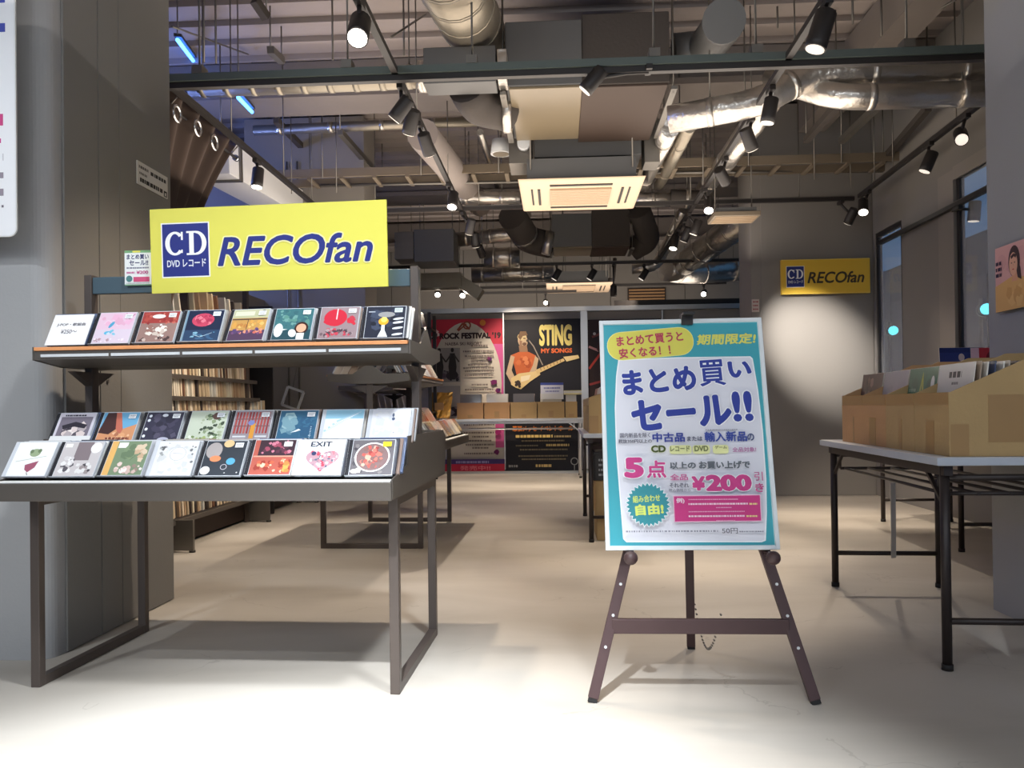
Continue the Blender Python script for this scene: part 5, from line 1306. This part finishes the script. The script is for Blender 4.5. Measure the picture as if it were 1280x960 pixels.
def conc(p, g, W_, H_):
    rc(p, g, 631, 398, 726, 589, (30,30,38)); 
    tx(p, g, 'STING', 675, 405, 715, 432, (236,218,130), bold=.05); tx(p, g, 'MY SONGS', 677, 435, 715, 441, (226,110,60), bold=.05)
    sk = (196,170,140); q = lambda *l: [g(*z) for z in l]
    p.ell(*g(655,425), .065, .085, sk, 16, rot=.2); p.ell(*g(654,420), .062, .05, (206,186,140), 12); p.poly(q((649,420),(652,413),(659,413),(661,418),(655,419),(652,424)), (120,92,66)); p.ell(*g(657,429), .03, .022, (110,80,64), 8); p.ell(*g(657,422), .02, .008, (80,60,50), 6); p.poly(q((651,424),(654,425),(654,433),(651,430)), (150,116,92))
    p.poly(q((650,431),(660,431),(661,440),(651,440)), (150,116,90))
    p.poly(q((640,443),(650,439),(662,439),(671,444),(670,462),(664,467),(647,468),(644,455)), (196,100,56)); p.blobs(*g(645,466), *g(669,442), [(206,112,64),(176,84,46),(216,130,84)], 14, .03, .06, 63)
    p.poly(q((640,443),(645,445),(641,462),(646,474),(640,478),(634,466)), sk); p.poly(q((670,444),(674,448),(671,462),(664,470),(662,466),(667,456)), sk)
    p.poly(q((640,472),(650,466),(668,464),(674,462),(676,468),(664,476),(652,486),(646,484),(640,480)), (222,196,140)); p.poly(q((652,470),(664,468),(662,474),(652,477)), (236,222,190))
    p.poly(q((670,462),(704,448),(706,451),(672,467)), (214,186,130)); p.poly(q((704,446),(722,444),(724,448),(708,452)), (230,206,150))
    for k in range(7): p.line(q((676+k*4,459-k*1.7),(677+k*4,463-k*1.7)), .008, (120,90,60))
    p.line(q((662,424),(668,432),(679,456)), .014, (150,140,130)); p.ell(*g(661,425), .02, .02, (60,56,56), 8)
    p.blobs(*g(643,486), *g(655,474), [(60,50,46),(196,170,120)], 8, .02, .04, 64)
    tx(p, g, '幕張メッセ イベントホール', 641, 532, 715, 539, (226,130,60), bold=.03)
    r = random.Random(9)
    for k, (y, x0, x1, c, h) in enumerate(((545,645,690,(226,196,120),.035),(545,692,712,(170,150,110),.025),(550,652,704,(140,124,96),.02),(556,645,672,(120,110,90),.02),(556,682,710,(200,176,120),.03),(561,650,708,(130,118,96),.02),(569,648,708,(130,118,96),.02),(573,652,706,(130,118,96),.02),(582,669,688,(226,196,130),.035),(582,636,647,(150,150,150),.03))): a = g(x0,y); b = g(x1,y); p.bars(a[0], b[0], a[1]-.02, h, c, k)
    p.ring(*g(716,577), .05, .012, (150,150,150)); p.line(q((716,582),(716,588)), .012, (150,150,150))
poster('concert_poster', 'tall black concert poster with orange shirted guitarist on the partition', 631, 398, 726, 589, 10.535, conc)
def third(p, g, W_, H_):
    rc(p, g, 737, 398, 826, 589, (50,36,38)); 
    for (a, b, c) in (((738,460),(760,430),(196,70,60)),((738,432),(756,440),(206,150,150)),((740,505),(762,490),(176,60,50)),((742,420),(760,413),(120,60,60)),((738,480),(775,470),(150,60,60))): p.line([g(*a), g(*b)], .03, c)
    p.blobs(*g(740,560), *g(820,420), [(66,44,46),(40,30,32),(80,50,50)], 24, .06, .14, 66); p.ell(*g(745,416), .02, .02, (190,180,180), 8)
poster('event_poster', 'dark reddish poster half hidden behind the easel sign', 737, 398, 826, 589, 10.535, third)
# dark banner above the partition at right
o = MB().box(0, 1.9, 0, .03, 0, .07).build('black_valance', M_black); o.location = A(768, 388, 10.52); o.location.z = zt+.061; tag(o, 'black horizontal panel above the partition behind the easel', 'panel')
o = thing('stacked_lumber', 'reddish brown louvred panel leaning high at the back', 'panel', A(785, 392, 13.26))
MB().box(0, .62, 0, .02, 0, .42).build('frame', M_brown, o)
for k in range(8): MB().box(.02, .60, -.03, 0, .02+k*.05, .045+k*.05).build('slat', M_card2, o)

# ================================================================ record shelf at left
sx = -2.42
sh = thing('record_shelf', 'tall dark steel shelf of records behind the left pillar', 'shelf', (sx, 4.84, 0))
Y0 = 4.84
def L(y): return y-Y0
for y in (Y0-1.2, Y0, 6.15, 7.40):
    u = MB().box(-.035, 0, L(y)-.02, L(y)+.02, 0, 1.95 if y < 7 else .30).build('upright', M_rackleg, sh)
    MB().box(0.001, .16, L(y)-.012, L(y)+.012, .012, .20).build('foot_plate', M_strip if False else M_zinc, u)
    MB().tube([(.15, L(y), 0), (.15, L(y), .012)], .02, 10).build('levelling_foot', M_black, u)
    MB().box(-.42, -.40, L(y)-.02, L(y)+.02, 0, 1.95 if y < 7 else .30).build('rear_upright', M_rackleg, sh)
for (z, y1, d0) in ((.19, 7.40, .04), (.545, 6.36, 0), (.825, 6.60, 0), (.965, 6.36, 0), (1.105, 6.30, 0), (1.40, 6.30, 0)):
    MB().box(-.40, d0, L(3.66), L(y1), z-.018, z).build('shelf_board', M_black, sh)
    MB().box(d0, d0+.012, L(3.66), L(y1), z-.022, z+.006).build('shelf_lip', M_rack, sh)
MB().box(-.05, -.04, L(3.66), L(7.40), .02, .165).build('kick_panel', M_brown, sh)
MB().box(-.40, .02, L(6.62), L(6.64), .0, 1.75).build('end_panel', M_black, sh)
spine = [mat('spine_%s' % 'abcdefgh'[i], rgb(*c), .6) for i, c in enumerate([(232,216,190),(214,194,164),(236,226,208),(190,160,130),(120,84,64),(70,60,56),(200,180,150),(206,206,200)])]
def spine_mesh(th, h, dep):
    out = []
    for m in spine:
        o = MB().box(-dep, 0, -th/2, th/2, 0, h).build('s', m); me = o.data; bpy.data.objects.remove(o); me.name = 'record_spine'; out.append(me)
    return out
SL = spine_mesh(.020, .305, .31); SS = spine_mesh(.020, .124, .14)
for (z, ya, yb, S_, gap, lab, grp) in ((.191, 4.74, 7.1, SL, .033, 'pale spined record on the bottom row of the tall shelf', 'records on the bottom row'), (.826, 4.78, 6.55, SS, .030, 'disc case on the third row of the tall shelf', 'discs on the third row'),
        (.966, 4.78, 6.30, SS, .027, 'disc case on the fourth row of the tall shelf', 'discs on the fourth row'), (1.106, 4.78, 6.24, SS, .027, 'disc case on the fifth row of the tall shelf', 'discs on the fifth row')):
    y = ya; r = random.Random(int(z*1000)); ln = .10 if S_ is SL else .12
    while y < yb:
        ci = r.choice((0,0,1,1,2,2,3,4,5,6,6,7)); o = bpy.data.objects.new('record' if S_ is SL else 'disc_case', S_[ci]); COL.objects.link(o)
        o.location = (sx-.012-r.uniform(0,.02), y, z+.003); o.rotation_euler = (ln+r.uniform(-.02,.02), 0, 0)
        tag(o, ('cream', 'tan', 'ivory', 'light brown', 'dark brown', 'blackish', 'sand coloured', 'pale grey')[ci]+' '+lab.replace('pale spined ', ''), 'record' if S_ is SL else 'disc', grp); y += gap+r.uniform(-.001,.002)
for i in range(14):
    o = bpy.data.objects.new('record', SL[(i*3+4) % 8]); COL.objects.link(o); o.location = (sx-.02, 4.9+i*.10, 1.406); o.rotation_euler = (.12+(i % 3)*.07, 0, 0)
    tag(o, 'record leaning on the highest board of the tall shelf', 'record', 'records on the highest board')
# small hanging frame on the grey column
p_ = A(366, 498, 7.45)
t = thing('wire_card_holder', 'small pale tilted frame hanging before the left grey column', 'card holder', p_)
R_ = Matrix.Rotation(.35, 3, 'Y')
mb = MB()
for (a, b) in (((-.08,0,-.09),(.08,0,-.09)),((.08,0,-.09),(.08,0,.09)),((.08,0,.09),(-.08,0,.09)),((-.08,0,.09),(-.08,0,-.09))): mb.beam(R_@Vector(a), R_@Vector(b), .022, .022, (0,1,0))
mb.build('frame', M_strip, t); MB().tube([(0,0,.09),(0.02,.2,.5)], .005, 6).build('cord', M_zinc, t)
# tall rack of grey dividers far left
fx = A(500, 500, 9.35).x
t = thing('divider_rack', 'black rack with grey record dividers far behind the CD racks', 'rack', (fx, 9.35, 0))
for x in (-.36, .36): MB().box(x-.02, x+.02, -.02, .02, 0, 2.0).box(x-.02, x+.02, .36, .40, 0, 2.0).build('post', M_black, t)
for z in (.6, .83, 1.3, 1.82): MB().box(-.38, .38, -.02, .4, z-.02, z).build('shelf_board', M_black, t)
for (z, n) in ((.831, 8), (1.821, 9), (1.301, 6), (.601, 6)):
    for k in range(n):
        o = MB().box(-.0035, .0035, 0, .3, 0, .21).build('divider', lp_m[(k*2) % 2]) if k == 0 and z == .831 else None
        if o: DV = o.data; bpy.data.objects.remove(o)
        o = bpy.data.objects.new('record_divider', DV); COL.objects.link(o); o.location = (fx-.30+k*.072, 9.37, z+.002); o.rotation_euler = (0, -.22, 0); tag(o, 'pale record divider leaning in the black rack at the back', 'divider', 'dividers in the back rack')

# portrait poster on the right pillar side
X_ = 1.812
c0 = AX(1249, 391, X_); c1 = AX(1246, 312, X_); c2 = AX(1280, 384, X_)
Ht = c1.z-c0.z; Wd = .30
t = thing('portrait_poster', 'pink portrait poster on a panel fixed to the right pillar', 'poster', c0)
MB().box(-.012, -.002, -Wd, 0, 0, Ht).build('panel', M_black, t)
p = Print(.00008); p.rect(0,0,Wd,Ht,(226,172,166)); p.blobs(0,.5*Ht,Wd,Ht,[(230,180,174),(220,164,160)],8,.02,.05,71)
p.poly([(0,0),(Wd,0),(Wd,Ht*.42),(Wd*.62,Ht*.46),(Wd*.40,Ht*.50),(Wd*.16,Ht*.44),(0,Ht*.40)], (226,176,110)); p.blobs(0,0,Wd,Ht*.4,[(232,186,120),(214,160,96)],10,.02,.04,72)
p.ell(Wd*.46,Ht*.72,.040,.062,(70,48,50),20); p.poly([(Wd*.50,Ht*.84),(Wd*.60,Ht*.6),(Wd*.62,Ht*.42),(Wd*.54,Ht*.46),(Wd*.5,Ht*.6)], (64,44,46)); p.poly([(Wd*.40,Ht*.42),(Wd*.54,Ht*.42),(Wd*.51,Ht*.6),(Wd*.42,Ht*.6)], (226,164,130)); p.ell(Wd*.44,Ht*.68,.029,.046,(232,176,146),18)
for dx in (-.011, .010): p.ell(Wd*.44+dx,Ht*.70,.005,.0022,(60,40,40),8)
p.ell(Wd*.44,Ht*.60,.007,.0028,(196,80,80),8); p.line([(Wd*.44,Ht*.68),(Wd*.45,Ht*.645)],.002,(206,140,110)); p.line([(Wd*.39,Ht*.78),(Wd*.46,Ht*.82),(Wd*.51,Ht*.78)],.012,(64,44,46))
for k in range(3): p.bars(.008, .05, Ht*(.72-.09*k), .014, (70,56,76), k)
p.build('print', M_print, t, (-.0125, 0, 0), (0,-1,0), (0,0,1))
